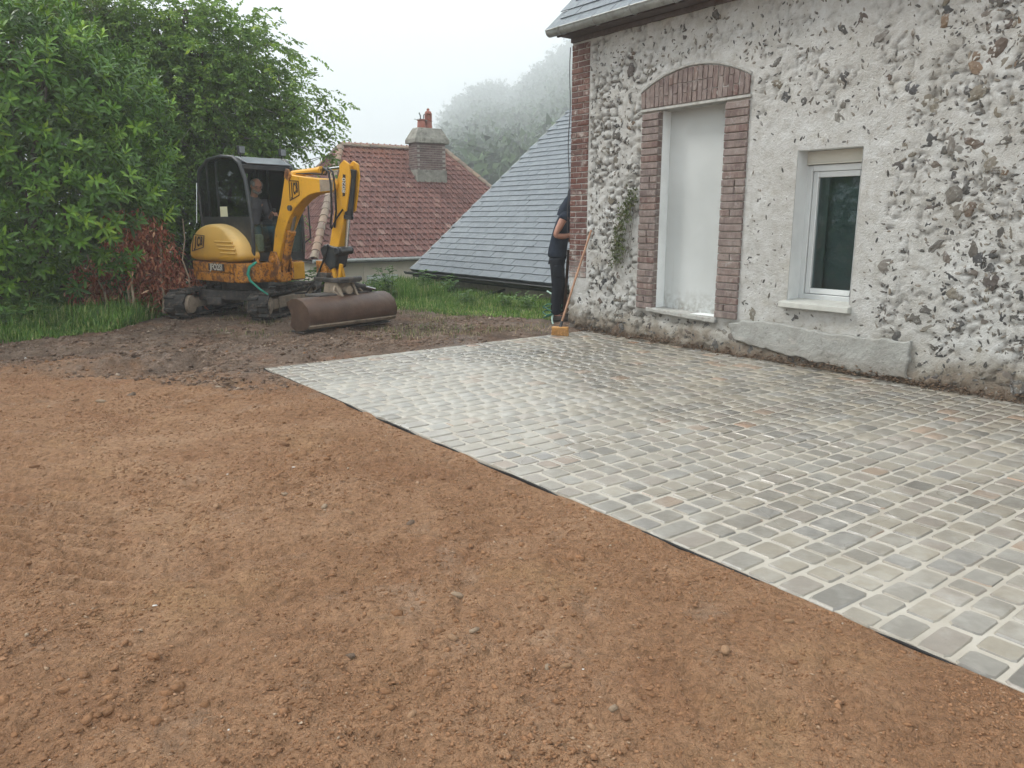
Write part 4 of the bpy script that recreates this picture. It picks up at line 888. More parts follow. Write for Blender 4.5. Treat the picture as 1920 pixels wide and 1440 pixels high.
a1 = hr.normal(size=cen.shape); a1 /= np.linalg.norm(a1, axis=-1, keepdims=True); a2 = np.cross(a1, hr.normal(size=cen.shape)); a2 /= np.linalg.norm(a2, axis=-1, keepdims=True)
sz_ = (.42 + .5 * hr.random((len(tx), Q, 1))) * (rad[:, None, None] / 5.5)
V = np.stack([cen - a1 * sz_ - a2 * sz_ * .5, cen + a1 * sz_ * .4 - a2 * sz_ * .9, cen + a1 * sz_ * .6 + a2 * sz_], 2).reshape(-1, 3)
t = NT('wood_leaf'); r_ = t.rnd(); big_ = t.noise(.09, 2, .5)
c = t.ramp(t.math('ADD', t.math('MULTIPLY', r_, .5), t.math('MULTIPLY', big_, .5)), [(.2, (.020, .038, .014)), (.5, (.04, .075, .022)), (.8, (.065, .11, .03))]); M['wood_leaf'] = t.done(c, .8, None, .2)
link('hillside_wood', np_mesh('hillside_wood', V, np.arange(len(V)).reshape(-1, 3)), 'wood_leaf', kind='stuff', label='misty wood covering the hillside behind the roofs', category='wood')

# ------------------------------------------------------------------ the misty air
hz = MB(); hz.box((0, 330, 75), (960, 1080, 172))
t = NT('haze'); v_ = t.node('ShaderNodeVolumePrincipled', {'Color': (.93, .96, .98, 1), 'Density': .0027, 'Anisotropy': .0}); t.t.links.new(v_.outputs[0], t.out.inputs['Volume']); M['haze'] = t.m
link('haze', hz.mesh('haze'), 'haze', kind='stuff', label='pale mist hanging in the air over the valley', category='mist')
# ------------------------------------------------------------------ plants
def unit(a): return a / np.maximum(np.linalg.norm(a, axis=-1, keepdims=True), 1e-9)
def leaf_arrays(P, D, Nn, L, W, fold=.25, droop=.25, simple_=False):
    """leaves from base P along D with upper side N: long pointed blades folded on the midrib"""
    D = unit(D); S = unit(np.cross(D, Nn)); Nn = np.cross(S, D); L = L[:, None]; W = W[:, None]
    mid = P + D * L * .5 + Nn * L * .04; tip = P + D * L - Nn * L * droop
    if simple_:
        V = np.stack([P, mid + S * W * .5 + Nn * W * fold, tip, mid - S * W * .5 + Nn * W * fold], 1)
        b = (np.arange(len(P)) * 4)[:, None]; F = np.concatenate([b + np.array([[0, 1, 2]]), b + np.array([[0, 2, 3]])])
    else:
        m2 = P + D * L * .74 + Nn * L * (.03 - droop * .45)
        V = np.stack([P, P + D * L * .34 + S * W * .46 + Nn * W * fold, m2 + S * W * .38 + Nn * W * fold * .8, tip, m2 - S * W * .38 + Nn * W * fold * .8, P + D * L * .34 - S * W * .46 + Nn * W * fold, mid], 1)
        b = (np.arange(len(P)) * 7)[:, None]; F = np.concatenate([b + np.array([q]) for q in ([0, 1, 6], [1, 2, 6], [2, 3, 6], [3, 4, 6], [4, 5, 6], [5, 0, 6])])
    return V.reshape(-1, 3), F
def leaf_mat(name, stops, rough=.45, spec=.5, trans=.25, attr=None):
    t = NT(name); r_ = t.rnd(); f = r_
    if attr: f = t.math('ADD', t.math('MULTIPLY', r_, .45), t.math('MULTIPLY', t.attr(attr), .55))
    c = t.ramp(f, stops); n = t.noise(1.3, 2, .5); c = t.hsv(c, v=t.rng(n, .3, .7, .78, 1.2))
    b = t.node('ShaderNodeBsdfPrincipled', {'Base Color': c, 'Roughness': rough, 'Specular IOR Level': spec}); tl = t.node('ShaderNodeBsdfTranslucent', {'Color': t.hsv(c, h=.485, v=1.5)})
    mx = t.node('ShaderNodeMixShader', {0: trans}); t.t.links.new(b.outputs[0], mx.inputs[1]); t.t.links.new(tl.outputs[0], mx.inputs[2]); t.t.links.new(mx.outputs[0], t.out.inputs[0]); M[name] = t.m
leaf_mat('laurel_leaf', [(0, (0.034, 0.083, 0.015)), (0.35, (0.069, 0.158, 0.022)), (0.6, (0.117, 0.248, 0.03)), (0.85, (0.201, 0.352, 0.04)), (1, (0.292, 0.445, 0.051))], .42, .4, .18, 'young')
leaf_mat('tree_leaf', [(0, (0.066, 0.128, 0.031)), (0.4, (0.13, 0.24, 0.048)), (0.7, (0.218, 0.346, 0.063)), (0.92, (0.346, 0.461, 0.071)), (1, (0.543, 0.565, 0.096))], .5, .35, .30, 'young')
leaf_mat('feather_leaf', [(0, (0.05, 0.077, 0.023)), (0.5, (0.091, 0.134, 0.037)), (0.85, (0.141, 0.184, 0.047)), (1, (0.211, 0.184, 0.062))], .6, .3, .25)
leaf_mat('dry_leaf', [(0, (0.173, 0.056, 0.035)), (0.4, (0.314, 0.105, 0.061)), (0.75, (0.425, 0.157, 0.089)), (0.95, (0.647, 0.339, 0.196)), (1, (0.85, 0.535, 0.339))], .75, .2, .2)
leaf_mat('weed_leaf', [(0, (0.046, 0.098, 0.026)), (0.5, (0.078, 0.169, 0.039)), (1, (0.156, 0.26, 0.065))], .5, .3, .3)
simple('bark', (.085, .07, .055), .9, .3, 20, .2, bump=.6, bscale=60, bdist=.01); simple('dry_wood', (.30, .235, .165), .85, .25, 20, .2); simple('grey_twig', (.20, .19, .165), .9, .25, 20, .2)
pr = np.random.default_rng(101)
def stem_path(a, b, n=7, wob=.1, sag=0.0):
    a = np.array(a, float); b = np.array(b, float); tt = np.linspace(0, 1, n)[:, None]; w = pr.normal(0, wob, (n, 3)); w[0] = 0; w[-1] = 0
    return [tuple(p) for p in a + (b - a) * tt + w * np.sin(tt * 3.14) + np.array([0, 0, -sag]) * (tt * (1 - tt) * 4)]
# --- cherry laurel: whorls of long glossy leaves on the outside of a big mound
def laurel(name, base, blobs, n_shoot, label, parts=0, seed=1):
    r = np.random.default_rng(seed); root = empty(name, base, 0, label=label, category='shrub')
    C = np.array([b[:3] for b in blobs]); Rr = np.array([b[3:6] for b in blobs]); wgt = Rr[:, 0] * Rr[:, 2]; wgt = wgt / wgt.sum()
    k = r.choice(len(blobs), n_shoot, p=wgt); u = unit(r.normal(size=(n_shoot, 3)) * np.array([1, 1, .9]))
    depth = np.where(r.random(n_shoot) < .72, .9 + .16 * r.random(n_shoot), .55 + .35 * r.random(n_shoot))
    lump = 1 + .16 * (fbm(u[:, 0] * 3 + k * 7, u[:, 2] * 3 + u[:, 1] * 2, 5 + seed, 3) - .5) * 2
    P = C[k] + u * Rr[k] * (depth * lump)[:, None]
    ok = np.ones(n_shoot, bool)
    for c_, q in zip(C, Rr): ok &= (np.sum(((P - c_) / (q * .78)) ** 2, -1) > 1) | (r.random(n_shoot) < .12)
    ok &= P[:, 2] > .05; P, u, depth = P[ok], u[ok], depth[ok]
    ax = unit(u + np.array([0, 0, .55]) + .35 * r.normal(size=u.shape)); m = 11; n = len(P)
    young = np.clip((r.random(n) < .45) * (.35 + .6 * r.random(n)) * (depth > .85) + .22 * r.random(n), 0, 1)
    g = np.arange(m)[None, :]; ang = g * 2.4 + r.random((n, 1)) * 6.28; e1 = unit(np.cross(ax, np.array([.3, .2, 1.0]))); e2 = np.cross(ax, e1)
    rad = e1[:, None] * np.cos(ang)[..., None] + e2[:, None] * np.sin(ang)[..., None]
    op = .35 + .95 * (1 - g / m) + .2 * r.random((n, m)); D = ax[:, None] * np.cos(op)[..., None] + rad * np.sin(op)[..., None]
    B = P[:, None] + ax[:, None] * (g / m * .16)[..., None]; Nn = ax[:, None] * np.sin(op)[..., None] - rad * np.cos(op)[..., None]
    L = (.13 + .07 * r.random((n, m))) * (1.05 - .3 * g / m); W = L * (.26 + .07 * r.random((n, m)))
    B, D, Nn, L, W = B.reshape(-1, 3), D.reshape(-1, 3), Nn.reshape(-1, 3), L.ravel(), W.ravel(); yg = np.repeat(young, m)
    V, F = leaf_arrays(B, D, Nn, L, W, .16, .12)
    sel = np.zeros(len(B), bool)
    if parts:
        wp = B + np.array(base); cl = np.where((wp[:, 0] / wp[:, 1] > -.64) & (wp[:, 2] > .8))[0]; cl = cl[np.argsort(wp[cl, 1])][:parts * 12]; cl = r.choice(cl, parts, False); sel[cl] = True
        for i in cl:
            v, f = leaf_arrays(np.zeros((1, 3)), D[i:i + 1], Nn[i:i + 1], L[i:i + 1], W[i:i + 1], .16, .12)
            link('leaf', np_mesh('leaf', v, f, False, {'young': np.full(7, yg[i])}), 'laurel_leaf', root, tuple(B[i]))
    keep_ = ~np.tile(sel, 6); link('foliage', np_mesh('foliage', V, F[keep_], False, {'young': np.repeat(yg, 7)}), 'laurel_leaf', root, kind='stuff')
    st = MB()
    for i in range(16):
        q = P[r.integers(0, n)] * np.array([.8, .8, .85]); b0 = np.array([r.normal(0, .35), r.normal(0, .3), 0]); st.tube(stem_path(b0, q, 7, .12), .03, 5, [.045 * (1 - j / 8) + .008 for j in range(7)])
    st.build('stems', 'bark', root); return root
laurel('cherry_laurel', (-8.0, 12.6, 0), [(0, 0, 2.55, 2.3, 2.0, 2.35), (1.25, -.5, 1.75, 1.35, 1.2, 1.25), (-1.4, -.8, 2.0, 1.8, 1.6, 1.9), (.6, -1.0, 3.2, 1.3, 1.0, 1.3), (-.3, -1.2, 1.0, 1.5, 1.1, .8), (1.2, -.3, 2.9, 1.0, .9, .9), (-.9, -4.6, 1.7, 1.4, 2.3, 1.9), (-.8, -7.0, 1.6, 1.3, 1.5, 1.7)], 6900, 'big cherry laurel with long glossy leaves, at the far left', 300, 3)  # last two mounds are unseen, added to darken what the window reflects
# --- broad-leaved tree: sprays of small leaves spread through the crown
def leafy_tree(name, base, blobs, n_spray, label, mat, leaf=.075, per=16, seed=2, droop=.35, stems=6, category='tree', flat=.6, extra=None, spray=.42):
    r = np.random.default_rng(seed); root = empty(name, base, 0, label=label, category=category)
    C = np.array([b[:3] for b in blobs]); Rr = np.array([b[3:6] for b in blobs]); wgt = Rr[:, 0] * Rr[:, 2] * Rr[:, 1]; wgt = wgt / wgt.sum()
    k = r.choice(len(blobs), n_spray, p=wgt); u = unit(r.normal(size=(n_spray, 3))); depth = r.random(n_spray) ** .42
    lump = 1 + .30 * (fbm(u[:, 0] * 2.5 + k * 5, u[:, 2] * 2.5 + u[:, 1] * 2, 8 + seed, 3) - .5) * 2
    P = C[k] + u * Rr[k] * (depth * lump)[:, None]; ok = P[:, 2] > .1; P, u, depth = P[ok], u[ok], depth[ok]
    if extra is not None: P = np.concatenate([P, extra]); u = np.concatenate([u, unit(extra - C[0])]); depth = np.concatenate([depth, np.ones(len(extra))])
    n = len(P); ax = unit(u * np.array([1, 1, .5]) + np.array([0, 0, .15]) + .5 * r.normal(size=u.shape)); g = (np.arange(per) + .5)[None, :] / per
    bend = np.array([0, 0, -1.0]) * droop
    B = P[:, None] + (ax[:, None] * g[..., None] + bend * (g ** 2)[..., None]) * spray; side = unit(np.cross(ax, np.array([0, 0, 1.0]) + .3 * r.normal(size=ax.shape)))
    sg = np.where(np.arange(per) % 2, 1, -1)[None, :, None]; D = ax[:, None] * .55 + side[:, None] * sg * .8 + np.array([0, 0, -.35]) + .35 * r.normal(size=B.shape); Nn = np.array([0, 0, 1.0]) + .45 * r.normal(size=B.shape)
    L = leaf * (.65 + .6 * r.random((n, per))); W = L * (.52 + .12 * r.random((n, per))); young = np.repeat(np.clip(.25 * r.random(n) + .6 * (r.random(n) < .25) * r.random(n) + .18 * (depth > .85), 0, 1), per)
    V, F = leaf_arrays(B.reshape(-1, 3), D.reshape(-1, 3), Nn.reshape(-1, 3), L.ravel(), W.ravel(), .15, .2, True)
    link('crown', np_mesh('crown', V, F, False, {'young': np.repeat(young, 4)}), mat, root, kind='stuff')
    # twigs that carry the outer sprays, limbs, trunk
    tw = MB()
    for i in r.choice(n, min(n, 420), False):
        p = P[i]; tw.tube([tuple(p - ax[i] * .45), tuple(p), tuple(p + ax[i] * spray * .5 + bend * .25 * spray), tuple(p + (ax[i] + bend) * spray)], .006, 4, [.009, .007, .005, .002])
    tw.build('twigs', 'grey_twig', root, kind='stuff')
    tr = MB()
    for i in range(stems):
        b0 = np.array([r.normal(0, .18), r.normal(0, .18), 0]); c_ = C[i % len(C)] + r.normal(0, .3, 3); path = stem_path(b0, c_, 8, .12)
        tr.tube(path, .05, 7, [.085 * (1 - j / 9) + .012 for j in range(8)])
        for q in range(6):
            o = P[r.integers(0, n)]; a_ = np.array(path[r.integers(3, 8)]); tr.tube(stem_path(a_, o, 6, .1), .02, 5, [.03 * (1 - j / 6.5) + .004 for j in range(6)])
    tr.build('trunk', 'bark', root); return root
ext = []
for (u_, v_, cnt, sp) in ((610, 205, 9, .10), (590, 255, 12, .14), (600, 285, 6, .10), (560, 180, 12, .2), (480, 40, 7, .12), (470, 60, 8, .14), (395, 20, 7, .1), (330, 22, 6, .10), (300, 30, 6, .1), (250, 30, 5, .10), (190, 25, 5, .10), (215, 45, 6, .12), (525, 95, 10, .16), (600, 230, 6, .1), (575, 215, 12, .2), (580, 160, 8, .15)):
    p = at(u_, v_, 15.2) - np.array([-6.3, 16.0, 0]); ext.append(p + pr.normal(0, sp, (cnt, 3)))
leafy_tree('hazel_tree', (-6.3, 16.0, 0), [(0, 0, 3.5, 2.2, 1.9, 2.0), (1.0, -.3, 3.2, 1.15, 1.2, 1.3), (-1.2, -.4, 3.6, 1.5, 1.4, 1.9), (.2, -.9, 2.2, 1.3, 1.1, 1.2), (-.3, -.2, 4.9, 1.5, 1.3, .85), (-1.9, 0, 5.1, 1.3, 1.0, .9), (1.0, -.3, 4.3, 1.1, 1.0, .9), (-1.1, -1.2, 1.8, 1.2, .9, 1.1)], 6200, 'leafy deciduous tree behind the excavator, drooping sprays against the sky', 'tree_leaf', .085, 15, 5, .45, extra=np.concatenate(ext))
leafy_tree('feathery_tree', (-9.6, 15.6, 0), [(0, 0, 4.6, 2.0, 1.6, 2.1), (1.2, -.4, 4.4, 1.2, 1.2, 1.5), (-1.5, -.5, 4.2, 1.5, 1.3, 2.0), (.6, 0, 3.2, 1.9, 1.3, 1.4)], 3600, 'pale feathery tree rising above the laurel at the top left corner', 'feather_leaf', .07, 16, 6, .15, spray=.5)
leafy_tree('dark_hedge', (-7.2, 17.6, 0), [(0, 0, 1.2, 2.2, 1.0, 1.5), (-2.6, -.6, 1.4, 2.0, 1.0, 1.6)], 2600, 'dark green undergrowth at the foot of the trees', 'tree_leaf', .09, 14, 7, .3, category='undergrowth')
# --- dried-out shrub with hanging brown leaves and bare sticks
root = empty('dried_shrub', (-6.0, 12.2, 0), 0, label='dead shrub with hanging red brown leaves beside the excavator', category='shrub')
n = 4200; k = pr.choice(4, n, p=[.42, .22, .18, .18]); C = np.array([(.35, .0, .75), (-.55, -.05, .45), (-.05, .3, 1.05), (.75, .15, .35)]); Rr = np.array([(.46, .35, .85), (.46, .3, .46), (.6, .35, .7), (.38, .3, .45)])
u = unit(pr.normal(size=(n, 3))) * (pr.random((n, 1)) ** .5); P = C[k] + u * Rr[k]; ok = P[:, 2] > .06; P = P[ok]; n = len(P)
D = np.array([0, 0, -1.0]) + .55 * pr.normal(size=(n, 3)); V, F = leaf_arrays(P, D, pr.normal(size=(n, 3)), .075 + .06 * pr.random(n), .020 + .018 * pr.random(n), .25, .35); link('foliage', np_mesh('foliage', V, F, False), 'dry_leaf', root, kind='stuff')
for a, b, rr in (((-.9, -.2, 0), (-.1, .1, 1.15), .016), ((-.15, -.3, 0), (-.65, 0, .95), .02), ((.05, -.35, 0), (-.05, .1, 1.0), .018), ((.15, -.35, .02), (.1, -.2, .75), .022), ((.95, -.1, 0), (.85, .1, 1.5), .012), ((-.6, .1, .55), (.3, .1, 1.05), .013), ((.55, -.2, .05), (.5, 0, 1.25), .018)):
    s_ = MB(); s_.tube(stem_path(a, b, 6, .03), rr, 6, [rr * (1.2 - j * .12) for j in range(6)]); s_.build('stick', 'dry_wood', root)
# cut dry leaves lying at its foot
pb = MB(); 
# --- weeds
def weed(name, base, h, n_stem, n_leaf, label, leaf=.12, seed=4, lean=.25, narrow=.28, mat='weed_leaf'):
    r = np.random.default_rng(seed); root = empty(name, base, 0, label=label, category='plant'); s_ = MB(); Pl = []; Dl = []
    for i in range(n_stem):
        top = np.array([r.normal(0, lean) * h, r.normal(0, lean) * h, h * (.65 + .4 * r.random())]); path = stem_path((r.normal(0, .05), r.normal(0, .05), 0), top, 6, .02); s_.tube(path, .005, 5, [.007, .006, .005, .004, .003, .002])
        for q in range(n_leaf):
            tt = .12 + .88 * q / n_leaf; j = min(4, int(tt * 5)); f = tt * 5 - j; p = np.array(path[j]) * (1 - f) + np.array(path[j + 1]) * f; a = q * 2.4 + r.random(); Pl.append(p); Dl.append((math.cos(a), math.sin(a), .35 + .3 * r.random()))
    Pl = np.array(Pl); Dl = np.array(Dl); n = len(Pl); L = leaf * (.7 + .6 * r.random(n)); V, F = leaf_arrays(Pl, Dl, np.array([0, 0, 1.0]) + .3 * r.normal(size=(n, 3)), L, L * narrow, .1, .4); link('foliage', np_mesh('foliage', V, F), mat, root); s_.build('stems', mat, root); return root
def gp(u, v): p = gnd(u, v); return (p[0], p[1], float(terrain(p[0], p[1])))
def on(x, y, z=None): return (x, y, float(terrain(x, y)) if z is None else z)
p = at(735, 560, 14.3); weed('tall_weed', on(p[0], 14.2), .75, 8, 13, 'tall leafy weed in front of the cream house window', .16, 5)
p = at(708, 560, 14.6); weed('tall_weed', on(p[0], 14.5), .5, 6, 11, 'shorter leafy weed left of the tall one by the cream wall', .14, 6)
p = at(585, 560, 14.0); weed('leafy_bush', on(p[0], 14.0), .62, 9, 14, 'broad-leaved green bush behind the excavator bucket linkage', .16, 7, .4, .45)
p = at(622, 560, 14.2); weed('leafy_bush', on(p[0], 14.0), .5, 8, 12, 'broad-leaved green bush just right of the excavator tracks', .15, 8, .4, .45)
p = at(568, 560, 14.6); weed('strap_leaved_plant', on(p[0] + .1, 14.4), .2, 26, 2, 'tuft of long strap leaves between cab and dipper arm', .9, 9, .5, .06)
p = at(800, 560, 15.0); weed('tall_weed', on(p[0], 14.9), .55, 9, 11, 'weed under the left end of the slate roof gutter', .13, 10)
p = at(842, 560, 14.8); weed('tall_weed', on(p[0], 14.7), .5, 9, 11, 'weed under the slate roof, second from the gutter end', .13, 11)
p = at(990, 570, 12.6); weed('low_weed', on(p[0], 12.6), .32, 7, 9, 'bright weed in the grass near the standing worker', .12, 12, .4)
p = at(945, 570, 12.9); weed('low_weed', on(p[0], 12.9), .28, 7, 9, 'bright weed in the grass where the black pipe ends', .12, 13, .4)
p = at(870, 570, 13.3); weed('low_weed', on(p[0], 13.3), .30, 7, 9, 'bright weed in the grass beside the black pipe', .11, 14, .4)
p = at(70, 600, 11.0); weed('low_weed', on(p[0], 10.9), .6, 10, 8, 'broad weed under the laurel at the left', .16, 15, .4, .35)
p = at(20, 600, 10.4); weed('low_weed', on(p[0], 10.3), .5, 9, 8, 'broad weed in the grass at the left picture edge', .16, 16, .4, .35)
# --- grass, uncountable
def grass(name, pts, h, label, stops, w=.006, seed=1, lean=.5):
    r = np.random.default_rng(seed); n = len(pts); a = r.random(n) * 6.28; d = np.stack([np.cos(a), np.sin(a), np.zeros(n)], -1); ln_ = (r.random(n) ** 1.2 * lean)[:, None] * h[:, None]; up = np.array([0, 0, 1.0])
    s = np.stack([-np.sin(a), np.cos(a), np.zeros(n)], -1) * (w * (.7 + .6 * r.random(n)))[:, None]; m = pts + d * ln_ * .35 + up * h[:, None] * .6; tp = pts + d * ln_ + up * (h * (1 - .35 * (ln_[:, 0] / h)))[:, None]
    V = np.stack([pts - s, pts + s, m + s * .8, m - s * .8, tp], 1).reshape(-1, 3); b = (np.arange(n) * 5)[:, None]
    F = np.concatenate([b + np.array([[0, 1, 2]]), b + np.array([[0, 2, 3]]), b + np.array([[3, 2, 4]])])
    leaf_mat(name + '_blade', stops, .55, .25, .3); link(name, np_mesh(name, V, F), name + '_blade', kind='stuff', label=label, category='grass')
GS = [(0, (0.056, 0.131, 0.027)), (0.4, (0.106, 0.219, 0.043)), (0.75, (0.175, 0.294, 0.062)), (0.92, (0.312, 0.375, 0.125)), (1, (0.5, 0.45, 0.225))]
n = 48000; y = 9.0 + 5.2 * pr.random(n); x = -y * (.44 + .28 * pr.random(n)); bnd = 9.55 + .95 * (x + 6.3) + .5 * (fbm(x * 1.4, y * 1.4, 15, 3) - .5); k = y > np.maximum(bnd, 9.2) + .25 * pr.normal(size=n) ** 2 * .3; k &= ~((x > -5.55) & (y < 14)); x, y = x[k], y[k]
hh = (.05 + .20 * pr.random(len(x)) ** 1.4) * (.55 + .9 * fbm(x * 2.2, y * 2.2, 35, 3)) * (.45 + 1.0 * sstep(0, 1.3, y - 9.55 - .95 * (x + 6.3))); grass('grass_verge', np.stack([x, y, terrain(x, y)], -1), hh, 'tall green grass verge under the laurel and trees', GS, .007, 2, 1.1)
n = 46000; x = -3.2 + 4.0 * pr.random(n); y = 11.2 + 5.6 * pr.random(n); bnd = 13.1 - .62 * (x + 2.0) * .9 + .6 * (fbm(x * 1.3, y * 1.3, 18, 3) - .5); hx_, hy_ = to_house(np.stack([x, y], -1)); k = (y > bnd - .3 * pr.random(n)) & (hy_ < AY0 + .3) & ~((hx_ > -.25) & (hy_ > -.3)) & (y > 11.6); x, y = x[k], y[k]
hh = (.04 + .15 * pr.random(len(x)) ** 1.4) * (.5 + 1.0 * fbm(x * 2.0, y * 2.0, 36, 3)) * (.5 + .8 * sstep(0, 1.2, y - 13.1 + .56 * (x + 2))); grass('grass_bank', np.stack([x, y, terrain(x, y)], -1), hh, 'bright grass bank below the slate roof', GS, .006, 3, 1.1)
n = 9000; x = -7.0 + 7.5 * pr.random(n); y = 9.2 + 4.6 * pr.random(n); k = (fbm(x * 1.6, y * 1.6, 25, 4) > .56) & soil_ok(x, y, .1) & (y > 9.6 + .2 * np.abs(x + 2)); hx_, hy_ = to_house(np.stack([x, y], -1)); k &= ~((hx_ > -.1) & (hy_ > -.2)); x, y = x[k], y[k]
grass('trampled_grass', np.stack([x, y, terrain(x, y)], -1), .03 + .06 * pr.random(len(x)), 'trampled straw and grass wisps in the churned mud', [(0, (.06, .10, .03)), (.35, (.12, .14, .05)), (.7, (.28, .23, .13)), (1, (.36, .29, .18))], .005, 4, 1.6)
n = 9000; x = -4.4 + 3.2 * pr.random(n); y = 13.9 + 3.5 * pr.random(n); grass('slope_grass', np.stack([x, y, terrain(x, y)], -1), .12 + .25 * pr.random(n), 'grass on the edge of the drop before the cream house', GS, .008, 5)
# ------------------------------------------------------------------ mini excavator; its own frame: x forward, y to its left, z up
EX0 = (-4.33, 12.45, 0.0); EX_RZ = R(-39.7)
ex = empty('mini_excavator', EX0, EX_RZ, label='yellow rusty mini excavator with dark cab and bent boom', category='excavator')
def paint(name, col, rust, scale=5.0, edge=.60, fade=0.0):
    t = NT(name); o = t.obj(); n = t.noise(2.5, 4, .6, o)
    c = t.mix(t.rng(n, .3, .7), tuple(x * .86 for x in col), tuple(min(1, x * 1.1) for x in col))
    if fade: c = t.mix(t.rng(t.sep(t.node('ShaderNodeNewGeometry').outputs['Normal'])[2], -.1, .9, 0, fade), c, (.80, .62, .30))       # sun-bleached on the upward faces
    f = t.rng(t.noise(scale, 6, .7, t.mapping(o, loc=(1.7, 3.1, .4))), edge, edge + .08, 0, rust)
    f2 = t.rng(t.noise(scale * 4, 5, .7, o), edge + .03, edge + .10, 0, rust)
    c = t.mix(f, c, t.ramp(t.noise(30, 4, .7, o), [(.3, (.075, .030, .015)), (.7, (.19, .075, .028))])); c = t.mix(f2, c, (.10, .042, .02))
    c = t.mix(t.rng(t.noise(1.8, 5, .65, t.mapping(o, loc=(5, 2, 9))), .52, .74, 0, .3), c, (.27, .17, .075))
    M[name] = t.done(c, t.rng(n, .3, .7, .38, .6), t.bump(t.noise(24, 4, .6, o), .12, .006), .45)
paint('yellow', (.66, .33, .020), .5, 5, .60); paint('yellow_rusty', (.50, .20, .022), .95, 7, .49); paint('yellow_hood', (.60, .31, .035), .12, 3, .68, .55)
simple('cab_black', (.022, .025, .028), .42, .3, 5, .5, bump=.05, dirt=(.12, .11, .09), dirt_amt=.25); simple('rubber', (.035, .033, .031), .85, .4, 8, .3, bump=.4, bscale=30, bdist=.01, dirt=(.17, .13, .095), dirt_amt=.75)
simple('dark_steel', (.05, .047, .045), .55, .4, 9, .4, bump=.2, dirt=(.16, .12, .085), dirt_amt=.6); simple('mud_steel', (.27, .215, .16), .85, .3, 6, .3, bump=.4, bscale=25, bdist=.01, dirt=(.10, .085, .07), dirt_amt=.6)
simple('bucket_rust', (.072, .040, .027), .48, .32, 4, .5, bump=.25, bscale=22, bdist=.01, dirt=(.13, .08, .052), dirt_amt=.6); simple('chrome', (.55, .55, .55), .2, .05, 3, .5, metal=1.0, bump=0)
simple('roof_panel', (.20, .22, .235), .4, .15, 4, .5, bump=.05); simple('decal_dark', (.03, .016, .015), .5, .2, 6, .4, bump=0); simple('decal_pale', (.50, .48, .42), .6, .25, 30, .3, bump=0); simple('hose_black', (.02, .02, .02), .5, .2, 6, .4, bump=0)
simple('teal_plastic', (.012, .22, .15), .45, .2, 6, .4, bump=0); simple('seat_cloth', (.03, .03, .033), .8, .2, 9, .2)
t = NT('cab_glass'); gl = t.node('ShaderNodeBsdfGlossy', {'Color': (.8, .9, .9, 1), 'Roughness': .03}); tr = t.node('ShaderNodeBsdfTransparent', {'Color': (.78, .87, .83, 1)}); fr = t.node('ShaderNodeFresnel', {'IOR': 1.5})
mx_ = t.node('ShaderNodeMixShader'); t.set(mx_.inputs[0], fr.outputs[0]); t.t.links.new(tr.outputs[0], mx_.inputs[1]); t.t.links.new(gl.outputs[0], mx_.inputs[2]); t.t.links.new(mx_.outputs[0], t.out.inputs[0]); M['cab_glass'] = t.m

# --- undercarriage, turned against the upper body
uc = empty('undercarriage', (.06, .0, 0), R(121.5), ex)
TL, TH, TW_ = 2.0, .43, .31; rr_ = TH / 2
def stadium(r_, half, n=9): return [(half + r_ * math.sin(math.pi * i / n), r_ * math.cos(math.pi * i / n)) for i in range(n + 1)] + [(-half - r_ * math.sin(math.pi * i / n), -r_ * math.cos(math.pi * i / n)) for i in range(n + 1)]
for sy in (-1, 1):
    yc = sy * .665; trk = empty('track', (0, yc, rr_ + .01), 0, uc); half = TL / 2 - rr_
    outer = stadium(rr_ - .025, half); inner = stadium(rr_ - .055, half); n = len(outer); m = MB()
    V = [(x, -TW_ / 2, z) for x, z in outer] + [(x, TW_ / 2, z) for x, z in outer] + [(x, -TW_ / 2, z) for x, z in inner] + [(x, TW_ / 2, z) for x, z in inner]; F = []
    for i in range(n): j = (i + 1) % n; F += [(i, j, n + j, n + i), (2 * n + i, 3 * n + i, 3 * n + j, 2 * n + j), (i, 2 * n + i, 2 * n + j, j), (n + i, n + j, 3 * n + j, 3 * n + i)]
    m.add(V, F).build('belt', 'rubber', trk)
    per = 4 * half + 2 * math.pi * rr_; nl = 44; lug = MB()
    for k in range(nl):
        d = per * k / nl
        if d < 2 * half: x, z, a = -half + d, rr_ - .012, 0
        elif d < 2 * half + math.pi * rr_: q = (d - 2 * half) / rr_; x, z, a = half + (rr_ - .012) * math.sin(q), (rr_ - .012) * math.cos(q), q
        elif d < 4 * half + math.pi * rr_: x, z, a = half - (d - 2 * half - math.pi * rr_), -rr_ + .012, math.pi
        else: q = (d - 4 * half - math.pi * rr_) / rr_; x, z, a = -half - (rr_ - .012) * math.sin(q), -(rr_ - .012) * math.cos(q), math.pi + q
        lug.box((x, (-.075 if k % 2 else .075), z), (.055, .16, .038), (0, a, 0), (.75, 1))
    lug.build('tread_lugs', 'rubber', trk)
    f = MB(); f.box((.05, 0, .0), (1.35, .20, .16)); f.box((.05, sy * .115, .02), (1.05, .03, .17)); f.build('side_frame', 'mud_steel', trk, bevel=.015)
    for x in (-half, half):
        w_ = MB(); w_.cyl((x, -.09, 0), (x, .09, 0), rr_ - .065, n=20); w_.cyl((x, -sy * .10, 0), (x, -sy * .19, 0), .145, .13, n=18); w_.cyl((x, sy * .10, 0), (x, sy * .13, 0), .07, n=14); w_.build('sprocket' if x < 0 else 'idler', 'mud_steel', trk, smooth=True)
    for x in (-.4, 0, .4): w_ = MB(); w_.cyl((x, -.09, -.10), (x, .09, -.10), .055, n=12); w_.build('roller', 'dark_steel', trk, smooth=True)
